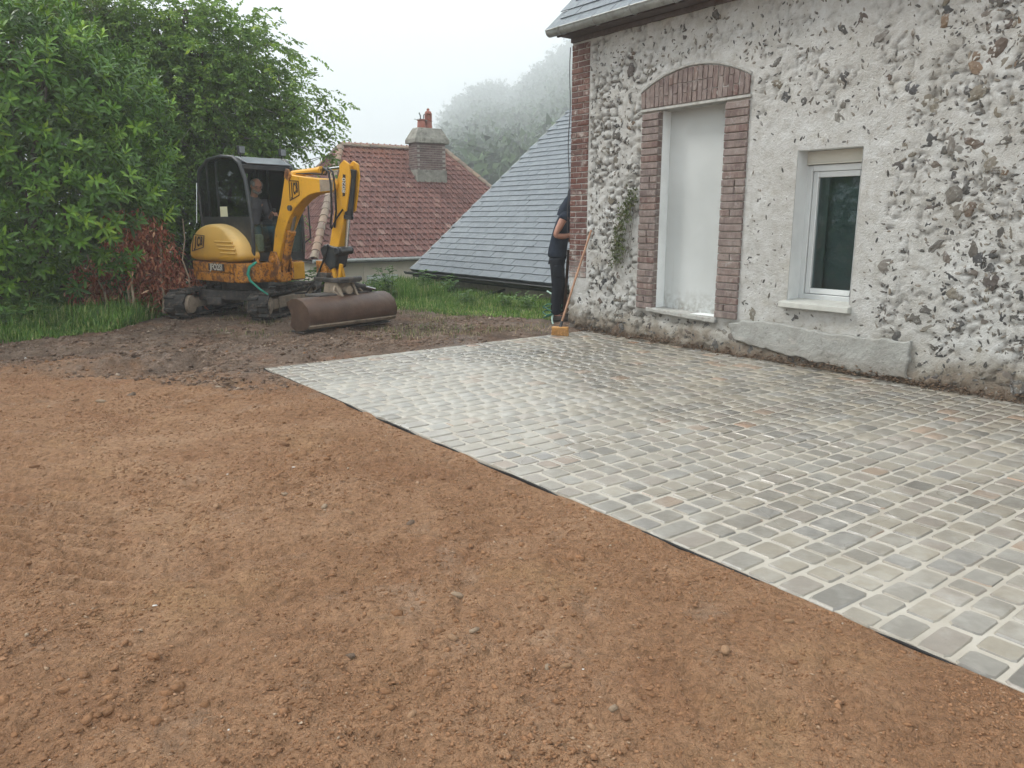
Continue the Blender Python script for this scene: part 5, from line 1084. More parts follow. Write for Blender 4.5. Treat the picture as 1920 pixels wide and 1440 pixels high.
f = MB(); f.box((0, 0, .33), (.85, 1.15, .16)); f.box((.45, 0, .30), (.5, .5, .12)); f.box((-.3, .3, .24), (.35, .25, .12)); f.cyl((0, 0, .40), (0, 0, .56), .36, n=24); f.build('center_frame', 'dark_steel', uc, bevel=.02)
f = MB(); f.tube([(.5, -.35, .3), (1.15, -.4, .25)], .05, 8); f.tube([(.5, .35, .3), (1.15, .4, .25)], .05, 8); prof = [(1.30, .06), (1.21, .12), (1.17, .24), (1.19, .36), (1.25, .43), (1.28, .42), (1.23, .35), (1.21, .24), (1.25, .14), (1.34, .07)]; f.prism(prof, -.78, .78); f.build('dozer_blade', 'dark_steel', uc)
# --- slew frame and skirt
sf = MB(); sf.prism([(-.58, -.30), (-.50, -.56), (.78, -.56), (.96, -.40), (.96, .50), (-.45, .56), (-.62, .30)], .56, .855, 'z'); sf.build('slew_frame', 'yellow_rusty', ex, bevel=.02)
sk = MB(); sk.box((.15, -.575, .775), (1.10, .02, .14)); sk.build('upper_skirt_panel', 'yellow_rusty', ex, bevel=.006); sk = MB(); sk.box((.15, -.575, .625), (1.10, .02, .13)); sk.build('lower_skirt_panel', 'yellow_rusty', ex, bevel=.006)
sk = MB(); sk.box((.972, .36, .71), (.02, .27, .26)); sk.build('front_skirt_panel', 'yellow', ex, bevel=.006)
# --- engine hood: rounded shell lofted over its height
prof_h = [(.845, -.57, .93), (.95, -.59, .92), (1.05, -.575, .88), (1.15, -.55, .82), (1.24, -.50, .72), (1.32, -.42, .58), (1.38, -.30, .42), (1.415, -.14, .24), (1.425, -.02, .12)]
m = MB(); rings = []; N_ = 28
for z, xa, xb in prof_h:
    tz = (z - .845) / .58; yo = -.60 + .10 * tz ** 2.5 + (.12 if z > 1.42 else 0); yi = -.22; c_ = min(.17, (xb - xa) / 2.2); cyy = min(.13, (yi - yo) / 2.2); ring = []
    for (cx_, cy_, a0_) in ((xa + c_, yo + cyy, math.pi), (xb - c_, yo + cyy, 1.5 * math.pi), (xb - c_, yi - .02, 0), (xa + c_, yi - .02, .5 * math.pi)):
        ry = cyy if cy_ < -.3 else .02
        for i in range(7): a = a0_ + (math.pi / 2) * i / 6; ring.append((cx_ + c_ * math.cos(a), cy_ + ry * math.sin(a), z))
    rings.append(ring)
V = [p for r_ in rings for p in r_]; F = [(j * N_ + i, j * N_ + (i + 1) % N_, (j + 1) * N_ + (i + 1) % N_, (j + 1) * N_ + i) for j in range(len(rings) - 1) for i in range(N_)] + [tuple(range((len(rings) - 1) * N_, len(rings) * N_)), tuple(range(N_ - 1, -1, -1))]
hood = m.add(V, F).build('engine_hood', 'yellow_hood', ex, smooth=True); sb = hood.modifiers.new('round', 'SUBSURF'); sb.levels = 1; sb.render_levels = 1
for k, (z, x0_, x1_) in enumerate(((1.16, .25, .72), (1.105, .32, .78), (1.05, .38, .82), (.995, .42, .84))):
    lv = MB(); lv.cyl((x0_, -.596 + .10 * ((z - .845) / .58) ** 2.5, z), (x1_, -.592 + .10 * ((z - .845) / .58) ** 2.5, z - .003), .014, n=8); lv.build('vent_rib', 'yellow_hood', hood, smooth=True)
# emblem: letters in an outlined shield
def emblem(parent, x, y, z, w, h, tilt=0.0):
    e = empty('emblem', (x, y, z), 0, parent); e.rotation_euler = (R(90) + tilt, 0, 0)
    sh = [(-w / 2, -h * .62), (w / 2, -h * .34), (w / 2, h * .40), (-w / 2, h * .46)]; inn = [(a * .90, (b - .0) * .90 - .0) for a, b in sh]
    o = MB(); V = [(a, b, .0) for a, b in sh] + [(a, b, 0) for a, b in inn] + [(a, b, .004) for a, b in sh] + [(a, b, .004) for a, b in inn]; F = []
    for i in range(4): j = (i + 1) % 4; F += [(i, j, 4 + j, 4 + i), (8 + i, 12 + i, 12 + j, 8 + j), (i, 8 + i, 8 + j, j), (4 + i, 4 + j, 12 + j, 12 + i)]
    o.add(V, F).build('shield_outline', 'decal_dark', e)
    for k, ch_ in enumerate('JCB'):
        me_ = text_mesh(ch_, 1.0, .002, 0, .035); l_ = link('letter', me_, 'decal_dark', e, ((-.235, .01, .265)[k] * w, h * (-.05, -.01, .04)[k], .002)); l_.scale = (w * (.46, .34, .33)[k], h * (.92, .82, .72)[k], 1)
    return e
emblem(ex, -.19, -.600, 1.15, .34, .25, R(-9)); 
# worn number plate on the skirt
pl = MB(); pl.box((.26, -.588, .775), (.46, .004, .105)); pl.build('number_plate', 'decal_dark', ex); l_ = link('lettering', text_mesh('JFO2SI', .13, .001, 0, .004), 'decal_pale', ex, (.26, -.5925, .775), (R(90), 0, 0))
# --- cab
cab = empty('cab', (0, 0, 0), 0, ex)
side_path = [(-.48, .88), (-.50, 1.45), (-.55, 2.0), (-.47, 2.24), (-.20, 2.385), (.20, 2.42), (.52, 2.39), (.68, 2.30), (.80, 2.08), (.87, 1.74), (.905, 1.44), (.90, 1.07), (.87, .88)]
for yy in (-.33, .55):
    f = MB(); f.tube([(x, yy, z) for x, z in side_path], .030, 10); f.build('pillar_frame', 'cab_black', cab, smooth=True)
    inner = [(x * .975 + .005, z - (.02 if z > 1 else -.02)) for x, z in side_path]
    g_ = MB(); g_.prism([p for p in inner if p[1] > 1.40] , yy - .004, yy + .004); g_.build('side_window', 'cab_glass', cab)
    p_ = MB(); p_.prism([(-.48, .88), (-.50, 1.50), (.89, 1.50), (.905, 1.44), (.90, 1.07), (.87, .88)], yy - .012, yy + .012); p_.build('lower_side_panel', 'cab_black', cab)
    for xd in (-.25, .02): b_ = MB(); b_.box((xd, yy, 1.9), (.028, .025, .86)); b_.build('window_bar', 'cab_black', cab)
    b_ = MB(); b_.box((.2, yy, 1.50), (1.38, .035, .06)); b_.build('belt_rail', 'cab_black', cab)
b_ = MB(); b_.tube([(.58, -.30, 2.33), (.68, -.30, 2.0), (.77, -.30, 1.52)], .018, 8); b_.build('inner_pillar', 'cab_black', cab)
rf = MB(); rf.prism([(-.46, 2.25), (-.20, 2.385), (.20, 2.42), (.52, 2.39), (.66, 2.325), (.64, 2.29), (.5, 2.35), (.2, 2.38), (-.2, 2.345), (-.44, 2.22)], -.32, .54); rf.build('roof', 'cab_black', cab, bevel=.01)
rf = MB(); rf.prism([(.10, 2.43), (.50, 2.412), (.76, 2.315), (.765, 2.295), (.5, 2.39), (.1, 2.41)], -.26, .50); rf.build('roof_visor', 'roof_panel', cab, bevel=.008)  # visor grey imitates the light reflected off its top
b_ = MB(); b_.box((.72, .11, 2.25), (.06, .86, .07)); b_.build('front_header', 'cab_black', cab, bevel=.01)
b_ = MB(); b_.prism([(-.33, .88), (.55, .88), (.55, 1.0), (-.33, 1.0)], .86, .885, 'x'); b_.build('front_sill', 'cab_black', cab)
b_ = MB(); b_.prism([(-.30, 1.0), (.52, 1.0), (.52, 1.42), (-.30, 1.42)], .885, .893, 'x'); b_.build('lower_windscreen', 'cab_glass', cab)
b_ = MB(); b_.prism([(-.31, 1.5), (.53, 1.5), (.53, 2.25), (-.31, 2.25)], -.535, -.527, 'x'); b_.build('rear_window', 'cab_glass', cab); b_ = MB(); b_.box((-.5, .11, 1.2), (.03, .86, .62)); b_.build('rear_panel', 'cab_black', cab)
b_ = MB(); b_.box((.18, .11, .90), (1.34, .84, .05)); b_.build('floor', 'cab_black', cab)
st = MB(); st.box((.10, .13, 1.12), (.45, .46, .14)); st.box((-.16, .13, 1.50), (.12, .44, .70), (0, R(-8), 0)); st.box((-.2, .13, 1.0), (.3, .4, .2)); st.build('seat', 'seat_cloth', cab, bevel=.03)
for yy in (-.17, .34): j_ = MB(); j_.box((.36, yy, 1.30), (.26, .13, .34)); j_.cyl((.44, yy, 1.45), (.47, yy, 1.58), .014, n=8); j_.cyl((.47, yy, 1.56), (.48, yy, 1.66), .025, .028, n=10); j_.build('joystick', 'cab_black', cab, bevel=.01)
for yy in (-.02, .22): j_ = MB(); j_.cyl((.72, yy, .92), (.66, yy, 1.40), .012, n=8); j_.cyl((.66, yy, 1.38), (.655, yy, 1.45), .022, n=10); j_.build('travel_lever', 'cab_black', cab)
pa_ = MB(); pa_.box((.17, -.340, 1.60), (.20, .006, .16)); simple('paper', (.62, .60, .42), .8, .05, 4, .2, bump=0); pa_.build('paper_sticker', 'paper', cab)
for yy in (-.24, .47): l_ = MB(); l_.box((.60, yy, 2.50), (.06, .10, .11)); l_.cyl((.57, yy, 2.40), (.58, yy, 2.46), .012, n=6); wl_ = l_.build('work_light', 'cab_black', cab, bevel=.012); q_ = MB(); q_.box((.633, yy, 2.50), (.006, .085, .09)); q_.build('lens', 'roof_panel', wl_)
hr_ = MB(); hr_.tube([(.88, .60, 1.72), (.93, .66, 1.70), (.95, .66, 1.2), (.88, .60, 1.13)], .014, 8); hr_.build('hand_rail', 'cab_black', cab)
an_ = MB(); an_.tube([(-.53, -.36, 2.05), (-.52, -.42, 1.43)], .006, 6); an_.build('aerial', 'chrome', cab)
bub = MB(); bub.lathe([(.001, 0), (.07, 0), (.07, .22), (.05, .25), (.001, .25)], (.80, -.17, 1.02), 12); bub.build('canister', 'decal_pale', cab, smooth=True)
# --- boom, arm, rams
kp = MB(); kp.prism([(.90, .58), (1.22, .60), (1.24, .82), (1.14, 1.02), (1.02, 1.02), (.92, .86)], -.13, -.095); kp.prism([(.90, .58), (1.22, .60), (1.24, .82), (1.14, 1.02), (1.02, 1.02), (.92, .86)], .095, .13); kp.cyl((1.06, 0, .56), (1.06, 0, .72), .11, n=16); kp.cyl((1.05, -.15, .90), (1.05, .15, .90), .05, n=14); kp.box((1.06, 0, .64), (.25, .2, .14)); kp.build('swing_bracket', 'yellow_rusty', ex, bevel=.012)
lug_ = MB(); lug_.prism([(.72, .98), (.78, 1.06), (.85, 1.0), (.98, .78), (1.0, .62), (.93, .60)], -.30, -.26); lug_.build('bracket_ear', 'yellow_rusty', ex, bevel=.008)
BOOM = [(1.00, .90), (1.06, 1.10), (1.12, 1.33), (1.31, 1.70), (1.44, 2.06), (1.49, 2.15), (1.56, 2.16), (1.63, 2.11), (1.96, 2.07), (2.28, 2.04), (2.58, 2.03), (2.65, 1.96), (2.60, 1.87), (2.40, 1.855), (2.17, 1.85), (2.0, 1.82), (1.86, 1.77), (1.65, 1.65), (1.50, 1.50), (1.38, 1.34), (1.26, 1.10), (1.15, .86)]
b_ = MB(); b_.prism(BOOM, -.095, .095); boom = b_.build('boom', 'yellow', ex, bevel=.012)
for yy in (-.10, .10): b_ = MB(); b_.prism([(1.46, 2.08), (1.50, 2.20), (1.57, 2.19), (1.62, 2.10), (1.56, 2.02)], yy - .012, yy + .012); b_.cyl((1.53, yy - .02, 2.13), (1.53, yy + .02, 2.13), .035, n=12); b_.build('pivot_plate', 'yellow_rusty', boom, bevel=.005)
pt = MB(); pt.prism([(2.27, 2.025), (2.56, 2.015), (2.56, 1.875), (2.27, 1.865)], -.099, -.096); pt.build('worn_patch', 'mud_steel', boom)
emblem(ex, 1.672, -.098, 1.915, .235, .27)
def ram(name, a, b, frac, r0, r1, mat='yellow', parent=ex):
    a = Vector(a); b = Vector(b); c_ = a + (b - a) * frac; q = empty(name, (0, 0, 0), 0, parent); m = MB(); m.cyl(a, c_, r0, n=16); m.cyl(a + (c_ - a) * .97, c_ + (b - a).normalized() * .03, r0 * 1.15, n=16); m.build('barrel', mat, q, smooth=True); m = MB(); m.cyl(c_, b, r1, n=12); m.build('rod', 'chrome', q, smooth=True); return q
ram('arm_ram', (1.53, 0, 2.13), (2.76, 0, 2.18), .52, .048, .024); ram('boom_ram', (1.13, -.0, .70), (1.56, -.0, 1.66), .62, .058, .03, 'yellow_rusty')
b_ = MB(); b_.cyl((1.555, -.13, 1.65), (1.555, .13, 1.65), .04, n=12); b_.build('ram_pin', 'dark_steel', ex)
ARM = [(2.66, 2.12), (2.72, 2.20), (2.80, 2.20), (2.79, 1.75), (2.68, 1.42), (2.54, 1.04), (2.44, .99), (2.36, 1.03), (2.37, 1.14), (2.46, 1.42), (2.54, 1.68), (2.56, 1.94)]
b_ = MB(); b_.prism(ARM, -.062, .062); arm = b_.build('dipper_arm', 'yellow', ex, bevel=.012)
for yy in (-.078, .078): b_ = MB(); b_.prism([(2.70, 2.20), (2.80, 2.26), (2.90, 2.21), (2.915, 2.05), (2.87, 1.84), (2.80, 1.60), (2.74, 1.58), (2.70, 1.75)], yy - .012, yy + .012); b_.build('side_plate', 'yellow', arm, bevel=.005)
ram('bucket_ram', (2.86, 0, 2.14), (2.66, 0, 1.12), .60, .058, .026, 'cab_black')
dc = MB(); dc.prism([(2.775, 2.08), (2.83, 2.07), (2.80, 1.80), (2.748, 1.79)], -.0945, -.091); dc.build('decal', 'decal_dark', arm); l_ = link('lettering', text_mesh('8020', .10, .001, 0, .002), 'decal_pale', arm, (2.79, -.0955, 1.935), (R(90), R(-84), 0))
for k, yy in enumerate((-.035, .035)): h_ = MB(); h_.tube([(1.66, yy, 2.13), (2.0, yy, 2.12), (2.25, yy, 2.10), (2.42, yy - .1, 2.18), (2.55, yy - .12, 2.12), (2.60, yy - .13, 1.95), (2.585, yy - .12, 1.6), (2.52, yy - .11, 1.38)], .014, 8); h_.build('hydraulic_hose', 'hose_black', ex, smooth=True)
h_ = MB(); h_.tube([(2.48, -.10, 1.36), (2.60, -.10, 1.50), (2.76, -.11, 1.62)], .012, 8); h_.build('hydraulic_hose', 'hose_black', ex, smooth=True)
h_ = MB(); h_.tube([(2.40, -.11, 1.15), (2.28, -.12, .90), (2.12, -.14, .66), (1.86, -.12, .45), (1.55, -.1, .42)], .014, 8); h_.build('hydraulic_hose', 'hose_black', ex, smooth=True); h_ = MB(); h_.tube([(2.2, .02, .62), (2.05, -.02, .52), (1.8, .0, .42)], .016, 8); h_.build('hydraulic_hose', 'hose_black', ex, smooth=True)
h_ = MB(); h_.tube([(1.0, -.36, .87), (.97, -.46, .80), (.955, -.49, .70), (.98, -.47, .60), (1.10, -.40, .48), (1.22, -.34, .40)], .02, 8, [.02, .024, .024, .02, .014, .012]); h_.build('green_hose', 'teal_plastic', ex, smooth=True)
# --- quick hitch, tilt head, ditching bucket
lk = MB(); lk.prism([(2.20, 1.08), (2.30, 1.15), (2.52, 1.12), (2.66, 1.12), (2.70, 1.06), (2.58, 1.0), (2.52, .84), (2.40, .80), (2.28, .90)], -.10, .10); lk.cyl((2.60, -.14, 1.07), (2.60, .14, 1.07), .055, n=14); lk.build('bucket_link', 'cab_black', ex, bevel=.015)
qh = MB(); qh.prism([(2.12, .92), (2.26, .92), (2.34, .80), (2.36, .70), (2.12, .70)], -.12, -.07); qh.prism([(2.12, .92), (2.26, .92), (2.34, .80), (2.36, .70), (2.12, .70)], .07, .12); qh.build('hitch_ear', 'yellow_rusty', ex, bevel=.008)
qh = MB(); qh.box((2.46, -.07, .78), (.05, .035, .20), (0, R(-14), 0)); qh.box((2.60, -.07, .78), (.05, .035, .22), (0, R(14), 0)); qh.box((2.46, .07, .78), (.05, .035, .20), (0, R(-14), 0)); qh.build('hitch_strut', 'yellow', ex)
qh = MB(); qh.box((2.42, 0, .665), (.62, .34, .06)); qh.cyl((2.70, -.2, .68), (2.70, .2, .68), .035, n=12); qh.box((2.3, -.12, .72), (.2, .08, .08)); qh.build('hitch_plate', 'dark_steel', ex, bevel=.008)
tl = MB(); tl.prism([(2.34, .64), (2.60, .64), (2.72, .44), (2.28, .44)], -.15, -.11); tl.prism([(2.34, .64), (2.60, .64), (2.72, .44), (2.28, .44)], .11, .15); tl.cyl((2.30, 0, .53), (2.70, 0, .53), .06, n=12); tl.box((2.5, 0, .56), (.2, .2, .16)); tl.tube([(2.52, -.1, .62), (2.60, -.2, .52), (2.66, -.16, .45)], .02, 6); tl.tube([(2.48, .12, .62), (2.58, .25, .55), (2.62, .3, .46)], .018, 6); tl.build('tilt_head', 'mud_steel', ex, bevel=.008)
ram('tilt_ram', (2.56, .08, .62), (2.62, .52, .50), .55, .035, .018, 'dark_steel')
# bucket: curved shell, end plates, cutting edge
arc = [(2.40, .40), (2.52, .445), (2.64, .455), (2.76, .425), (2.86, .35), (2.905, .25), (2.90, .15), (2.84, .07), (2.74, .035), (2.60, .02)]
th_ = .018; cxm, czm = 2.60, .24
inn = [(x + (cxm - x) * .07, z + (czm - z) * .07) for x, z in arc]
bk = empty('bucket', (0, 0, .015), 0, ex); y0_, y1_ = -.82, .66
s_ = MB(); s_.prism(arc + inn[::-1], y0_, y1_); s_.build('shell', 'bucket_rust', bk, smooth=True)
for yy in (y0_, y1_): e_ = MB(); e_.prism([(2.40, .39)] + [(x * .998 + .006, z * .99 + .002) for x, z in arc[1:-1]] + [(2.58, .02), (2.46, .08), (2.50, .22)], yy - .014, yy + .014); e_.build('end_plate', 'bucket_rust', bk)
l_ = MB(); l_.box((2.87, (y0_ + y1_) / 2, .092), (.022, y1_ - y0_ + .01, .05), (0, R(40), 0)); l_.build('wear_strip', 'mud_steel', bk); l_ = MB(); l_.box((2.60, (y0_ + y1_) / 2, .012), (.32, y1_ - y0_ + .02, .02)); l_.build('cutting_edge', 'dark_steel', bk)
tp = MB(); tp.box((2.48, -.05, .455), (.34, .85, .035)); tp.box((2.50, .35, .49), (.16, .3, .08)); tp.build('mounting_plate', 'dark_steel', bk, bevel=.008)
# ------------------------------------------------------------------ people
simple('skin_tone', (.40, .20, .14), .55, .08, 8, .35, bump=.05); simple('cloth_navy', (.022, .030, .045), .85, .25, 10, .15, bump=.3, bscale=12, bdist=.02); simple('cloth_black', (.013, .016, .022), .85, .25, 10, .15, bump=.3, bscale=10, bdist=.02)
simple('cloth_grey', (.095, .095, .105), .85, .2, 10, .15, bump=.3, bscale=12, bdist=.02); simple('cloth_blue', (.055, .105, .135), .85, .25, 10, .15, bump=.3, bscale=10, bdist=.02); simple('beard_grey', (.20, .185, .17), .9, .2, 40, .1); simple('hair_dark', (.05, .038, .03), .8, .3, 40, .2); simple('boot', (.06, .05, .042), .7, .3, 12, .3)
def skinned(name, joints, edges, mat, parent, root=0, sub=2, extra=None):
    """one continuous surface grown round a skeleton: joints = {key: (pos, radius)}"""
    keys = list(joints); ix = {k: i for i, k in enumerate(keys)}; me = bpy.data.meshes.new(name); me.from_pydata([joints[k][0] for k in keys], [(ix[a], ix[b]) for a, b in edges], []); o = link(name, me, None, parent)
    sk = o.modifiers.new('skin', 'SKIN'); sk.use_smooth_shade = True; sk.branch_smoothing = .4
    for i, k in enumerate(keys):
        r = joints[k][1]; me.skin_vertices[0].data[i].radius = r if isinstance(r, tuple) else (r, r)
    for i in range(len(keys)): me.skin_vertices[0].data[i].use_root = (i == root)
    sb = o.modifiers.new('smooth', 'SUBSURF'); sb.levels = sub; sb.render_levels = sub
    dg = bpy.context.evaluated_depsgraph_get(); m2 = bpy.data.meshes.new_from_object(o.evaluated_get(dg)); m2.name = name; o.modifiers.clear(); o.data = m2; m2.materials.clear(); m2.materials.append(M[mat]); bpy.data.meshes.remove(me)
    if extra:
        import bmesh
        bm = bmesh.new(); bm.from_mesh(m2)
        for e in extra: bm.from_mesh(e)
        bm.to_mesh(m2); bm.free()
    m2.polygons.foreach_set('use_smooth', [True] * len(m2.polygons)); return o
def head_mesh(c, fwd, up, s=1.0):
    """head with brow, nose, chin and ears; s = 1 is a 23 cm head"""
    import bmesh
    bm = bmesh.new(); bmesh.ops.create_uvsphere(bm, u_segments=20, v_segments=16, radius=1.0)
    f = Vector(fwd).normalized(); u = Vector(up).normalized(); l = u.cross(f).normalized(); u = f.cross(l)
    for v in bm.verts:
        x, y, z = v.co; X = x * .098; Y = y * .074; Z = z * .118
        if z < -.2: Y *= 1 + .35 * (z + .2); X = X * (1 + .12 * (z + .2)) + (.012 if x > .3 else 0)
        if x > .75 and abs(y) < .28 and -.35 < z < .12: X += .026 * (1 - abs(y) / .28) * (1 if z < -.05 else .5)
        if x > .5 and .12 < z < .32 and abs(y) < .6: X += .006
        if x > .5 and abs(z - .02) < .12 and .2 < abs(y) < .55: X -= .008
        if abs(y) > .9 and abs(z) < .3 and abs(x) < .35: Y *= 1.18
        v.co = Vector(c) + (f * X + l * Y + u * Z) * s
    me = bpy.data.meshes.new('head'); bm.to_mesh(me); bm.free(); return me
def hand_mesh(wrist, d, palm_n, curl=.6, s=1.0, flip=1):
    """palm and five separate bent fingers: d = direction of the fingers, palm_n = out of the palm"""
    d = Vector(d).normalized(); n = Vector(palm_n); n = (n - d * n.dot(d)).normalized(); sd = d.cross(n) * flip; w = Vector(wrist); m = MB()
    m.box(w + d * .045 * s, (.092 * s, .080 * s, .030 * s), Matrix((d, sd, n)).transposed(), (.92, .92)); m.tube([w - d * .03 * s, w + d * .02 * s], .027 * s, 8)
    for k, (off, ln_) in enumerate(((-.030, .072), (-.010, .080), (.010, .075), (.029, .058))):
        p = w + d * .088 * s + sd * off * s; pts = [p - d * .012 * s]; a = 0
        for q in range(3): a += curl * (.5 + .35 * q); pts.append(pts[-1] + (d * math.cos(a) + n * math.sin(a)) * ln_ * s * (.44, .32, .26)[q])
        m.tube(pts, .0085 * s, 6, [.0098 * s, .0092 * s, .0085 * s, .0068 * s])
    b = w + d * .025 * s - sd * .036 * s; m.tube([b, b + (d * .55 - sd * .75 + n * .25).normalized() * .032 * s, b + (d * .8 - sd * .55 + n * .6).normalized() * .062 * s], .0105 * s, 6, [.0125 * s, .011 * s, .008 * s])
    return m.mesh('hand', True)
# --- worker behind the corner: faces right, body half hidden by the wall, forearm held out
wp = np.array([.655, 11.42]); wk = empty('person', (wp[0], wp[1], float(terrain(wp[0], wp[1]))), 0, label='worker in dark sleeveless hooded top, half hidden behind the brick corner', category='person')
J = {'pelvis': ((0, 0, 1.0), (.05, .05)), 'belly': ((.03, 0, 1.18), (.07, .07)), 'chest': ((.10, 0, 1.42), (.09, .09)), 'neckb': ((.18, 0, 1.60), (.075, .075)), 'neck': ((.24, 0, 1.68), (.06, .06)),
     'shR': ((.10, -.17, 1.52), .062), 'elR': ((-.045, -.245, 1.25), .045), 'foR': ((.08, -.20, 1.235), .042), 'wrR': ((.225, -.15, 1.265), .028), 'shL': ((.12, .17, 1.52), .062), 'elL': ((.08, .26, 1.25), .045), 'wrL': ((.26, .18, 1.15), .028),
     'hipR': ((.0, -.08, .84), .04), 'knR': ((.01, -.11, .50), .055), 'caR': ((-.005, -.11, .35), .06), 'anR': ((-.02, -.11, .09), .042), 'toR': ((.13, -.13, .045), .04), 'hipL': ((.02, .08, .84), .04), 'knL': ((.06, .11, .50), .055), 'caL': ((.05, .11, .35), .06), 'anL': ((.04, .11, .09), .042), 'toL': ((.19, .13, .045), .04)}
E_ = [('pelvis', 'belly'), ('belly', 'chest'), ('chest', 'neckb'), ('neckb', 'neck'), ('chest', 'shR'), ('shR', 'elR'), ('elR', 'foR'), ('foR', 'wrR'), ('chest', 'shL'), ('shL', 'elL'), ('elL', 'wrL'), ('pelvis', 'hipR'), ('hipR', 'knR'), ('knR', 'caR'), ('caR', 'anR'), ('anR', 'toR'), ('pelvis', 'hipL'), ('hipL', 'knL'), ('knL', 'caL'), ('caL', 'anL'), ('anL', 'toL')]
skinned('body', J, E_, 'skin_tone', wk, extra=[head_mesh((.30, 0, 1.80), (.95, .1, -.25), (.2, 0, 1)), hand_mesh((.225, -.15, 1.265), (.95, .18, .12), (0, .9, -.3), .55), hand_mesh((.26, .18, 1.15), (.9, -.2, .1), (0, -.9, 0), .6)])
T = {'pelvis': ((.0, 0, .90), (.150, .145)), 'waist': ((.005, 0, .98), (.162, .155)), 'belly': ((.02, 0, 1.14), (.172, .155)), 'chest': ((.095, 0, 1.42), (.195, .155)), 'neckb': ((.185, 0, 1.595), (.105, .10)), 'shR': ((.10, -.185, 1.525), .078), 'slR': ((.075, -.215, 1.46), .072), 'shL': ((.12, .185, 1.525), .078), 'slL': ((.11, .22, 1.46), .072)}
skinned('hooded_top', T, [('pelvis', 'waist'), ('waist', 'belly'), ('belly', 'chest'), ('chest', 'neckb'), ('chest', 'shR'), ('shR', 'slR'), ('chest', 'shL'), ('shL', 'slL')], 'cloth_navy', wk)
hd = MB(); hd.lathe([(.02, -.17), (.09, -.15), (.128, -.08), (.138, .0), (.128, .08), (.085, .14), (.01, .165)], (.28, 0, 1.80), 16); hd.tube([(.08, 0, 1.50), (.13, 0, 1.60), (.19, 0, 1.69), (.25, 0, 1.78)], .10, 12, [.10, .115, .115, .11]); hd.build('hood', 'cloth_navy', wk, smooth=True)
L_ = {'pelvis': ((.0, 0, 1.0), (.125, .12)), 'hipR': ((.0, -.09, .86), .112), 'knR': ((.01, -.11, .50), .088), 'caR': ((-.005, -.11, .32), .086), 'anR': ((-.015, -.11, .08), .080), 'hipL': ((.02, .09, .86), .112), 'knL': ((.06, .11, .50), .088), 'caL': ((.05, .11, .32), .086), 'anL': ((.045, .11, .08), .080)}
skinned('trousers', L_, [('pelvis', 'hipR'), ('hipR', 'knR'), ('knR', 'caR'), ('caR', 'anR'), ('pelvis', 'hipL'), ('hipL', 'knL'), ('knL', 'caL'), ('caL', 'anL')], 'cloth_black', wk)
pk = MB(); pk.box((.01, -.19, .74), (.13, .05, .18)); pk.build('thigh_pocket', 'cloth_black', wk, bevel=.03)
for y, x in ((-.11, 0), (.11, .06)): b = MB(); b.box((x + .045, y - .01, .05), (.28, .10, .09), None, (.8, .85)); b.build('boot', 'boot', wk, bevel=.03)
# --- operator in the cab, in the excavator's frame
op = empty('person', EX0, EX_RZ, label='bearded operator in grey overalls sitting in the excavator cab', category='person')
yc = .14
J = {'pelvis': ((.12, yc, 1.27), (.09, .09)), 'belly': ((.14, yc, 1.45), (.085, .085)), 'chest': ((.20, yc, 1.66), (.09, .09)), 'neckb': ((.25, yc, 1.82), (.065, .065)), 'neck': ((.28, yc, 1.89), (.055, .055)),
     'shR': ((.20, yc - .19, 1.74), .035), 'elR': ((.16, yc - .36, 1.50), .036), 'wrR': ((.40, yc - .33, 1.575), .03), 'shL': ((.20, yc + .19, 1.74), .035), 'elL': ((.18, yc + .30, 1.49), .036), 'wrL': ((.40, yc + .22, 1.575), .03),
     'hipR': ((.18, yc - .10, 1.25), .095), 'knR': ((.55, yc - .16, 1.32), .068), 'anR': ((.62, yc - .16, .97), .042), 'toR': ((.74, yc - .17, .94), .038), 'hipL': ((.18, yc + .10, 1.25), .095), 'knL': ((.55, yc + .16, 1.32), .068), 'anL': ((.62, yc + .16, .97), .042), 'toL': ((.74, yc + .17, .94), .038)}
E_ = [('pelvis', 'belly'), ('belly', 'chest'), ('chest', 'neckb'), ('neckb', 'neck'), ('chest', 'shR'), ('shR', 'elR'), ('elR', 'wrR'), ('chest', 'shL'), ('shL', 'elL'), ('elL', 'wrL'), ('pelvis', 'hipR'), ('hipR', 'knR'), ('knR', 'anR'), ('anR', 'toR'), ('pelvis', 'hipL'), ('hipL', 'knL'), ('knL', 'anL'), ('anL', 'toL')]
hc = (.34, yc, 1.995); fwd = (.93, -.12, -.30)
nk = MB(); nk.tube([(.23, yc, 1.76), (.27, yc, 1.86), (.315, yc, 1.96)], .055, 10, [.06, .055, .055])
skinned('body', J, E_, 'skin_tone', op, extra=[nk.mesh('neck', True), head_mesh(hc, fwd, (.3, 0, 1)), hand_mesh((.40, yc - .33, 1.575), (.9, .15, .15), (0, .3, -.95), .75, 1.0), hand_mesh((.40, yc + .22, 1.575), (.9, -.15, .15), (0, -.3, -.95), .75, 1.0, -1)])
T = {'pelvis': ((.12, yc, 1.25), (.165, .15)), 'belly': ((.14, yc, 1.45), (.172, .145)), 'chest': ((.20, yc, 1.66), (.190, .145)), 'neckb': ((.245, yc, 1.80), (.085, .085)), 'shR': ((.20, yc - .205, 1.755), .088), 'slR': ((.162, yc - .355, 1.505), .074), 'cuR': ((.215, yc - .352, 1.515), .066), 'shL': ((.20, yc + .205, 1.755), .088), 'slL': ((.182, yc + .298, 1.495), .074), 'cuL': ((.23, yc + .282, 1.51), .066)}
skinned('overall_top', T, [('pelvis', 'belly'), ('belly', 'chest'), ('chest', 'neckb'), ('chest', 'shR'), ('shR', 'slR'), ('slR', 'cuR'), ('chest', 'shL'), ('shL', 'slL'), ('slL', 'cuL')], 'cloth_grey', op)
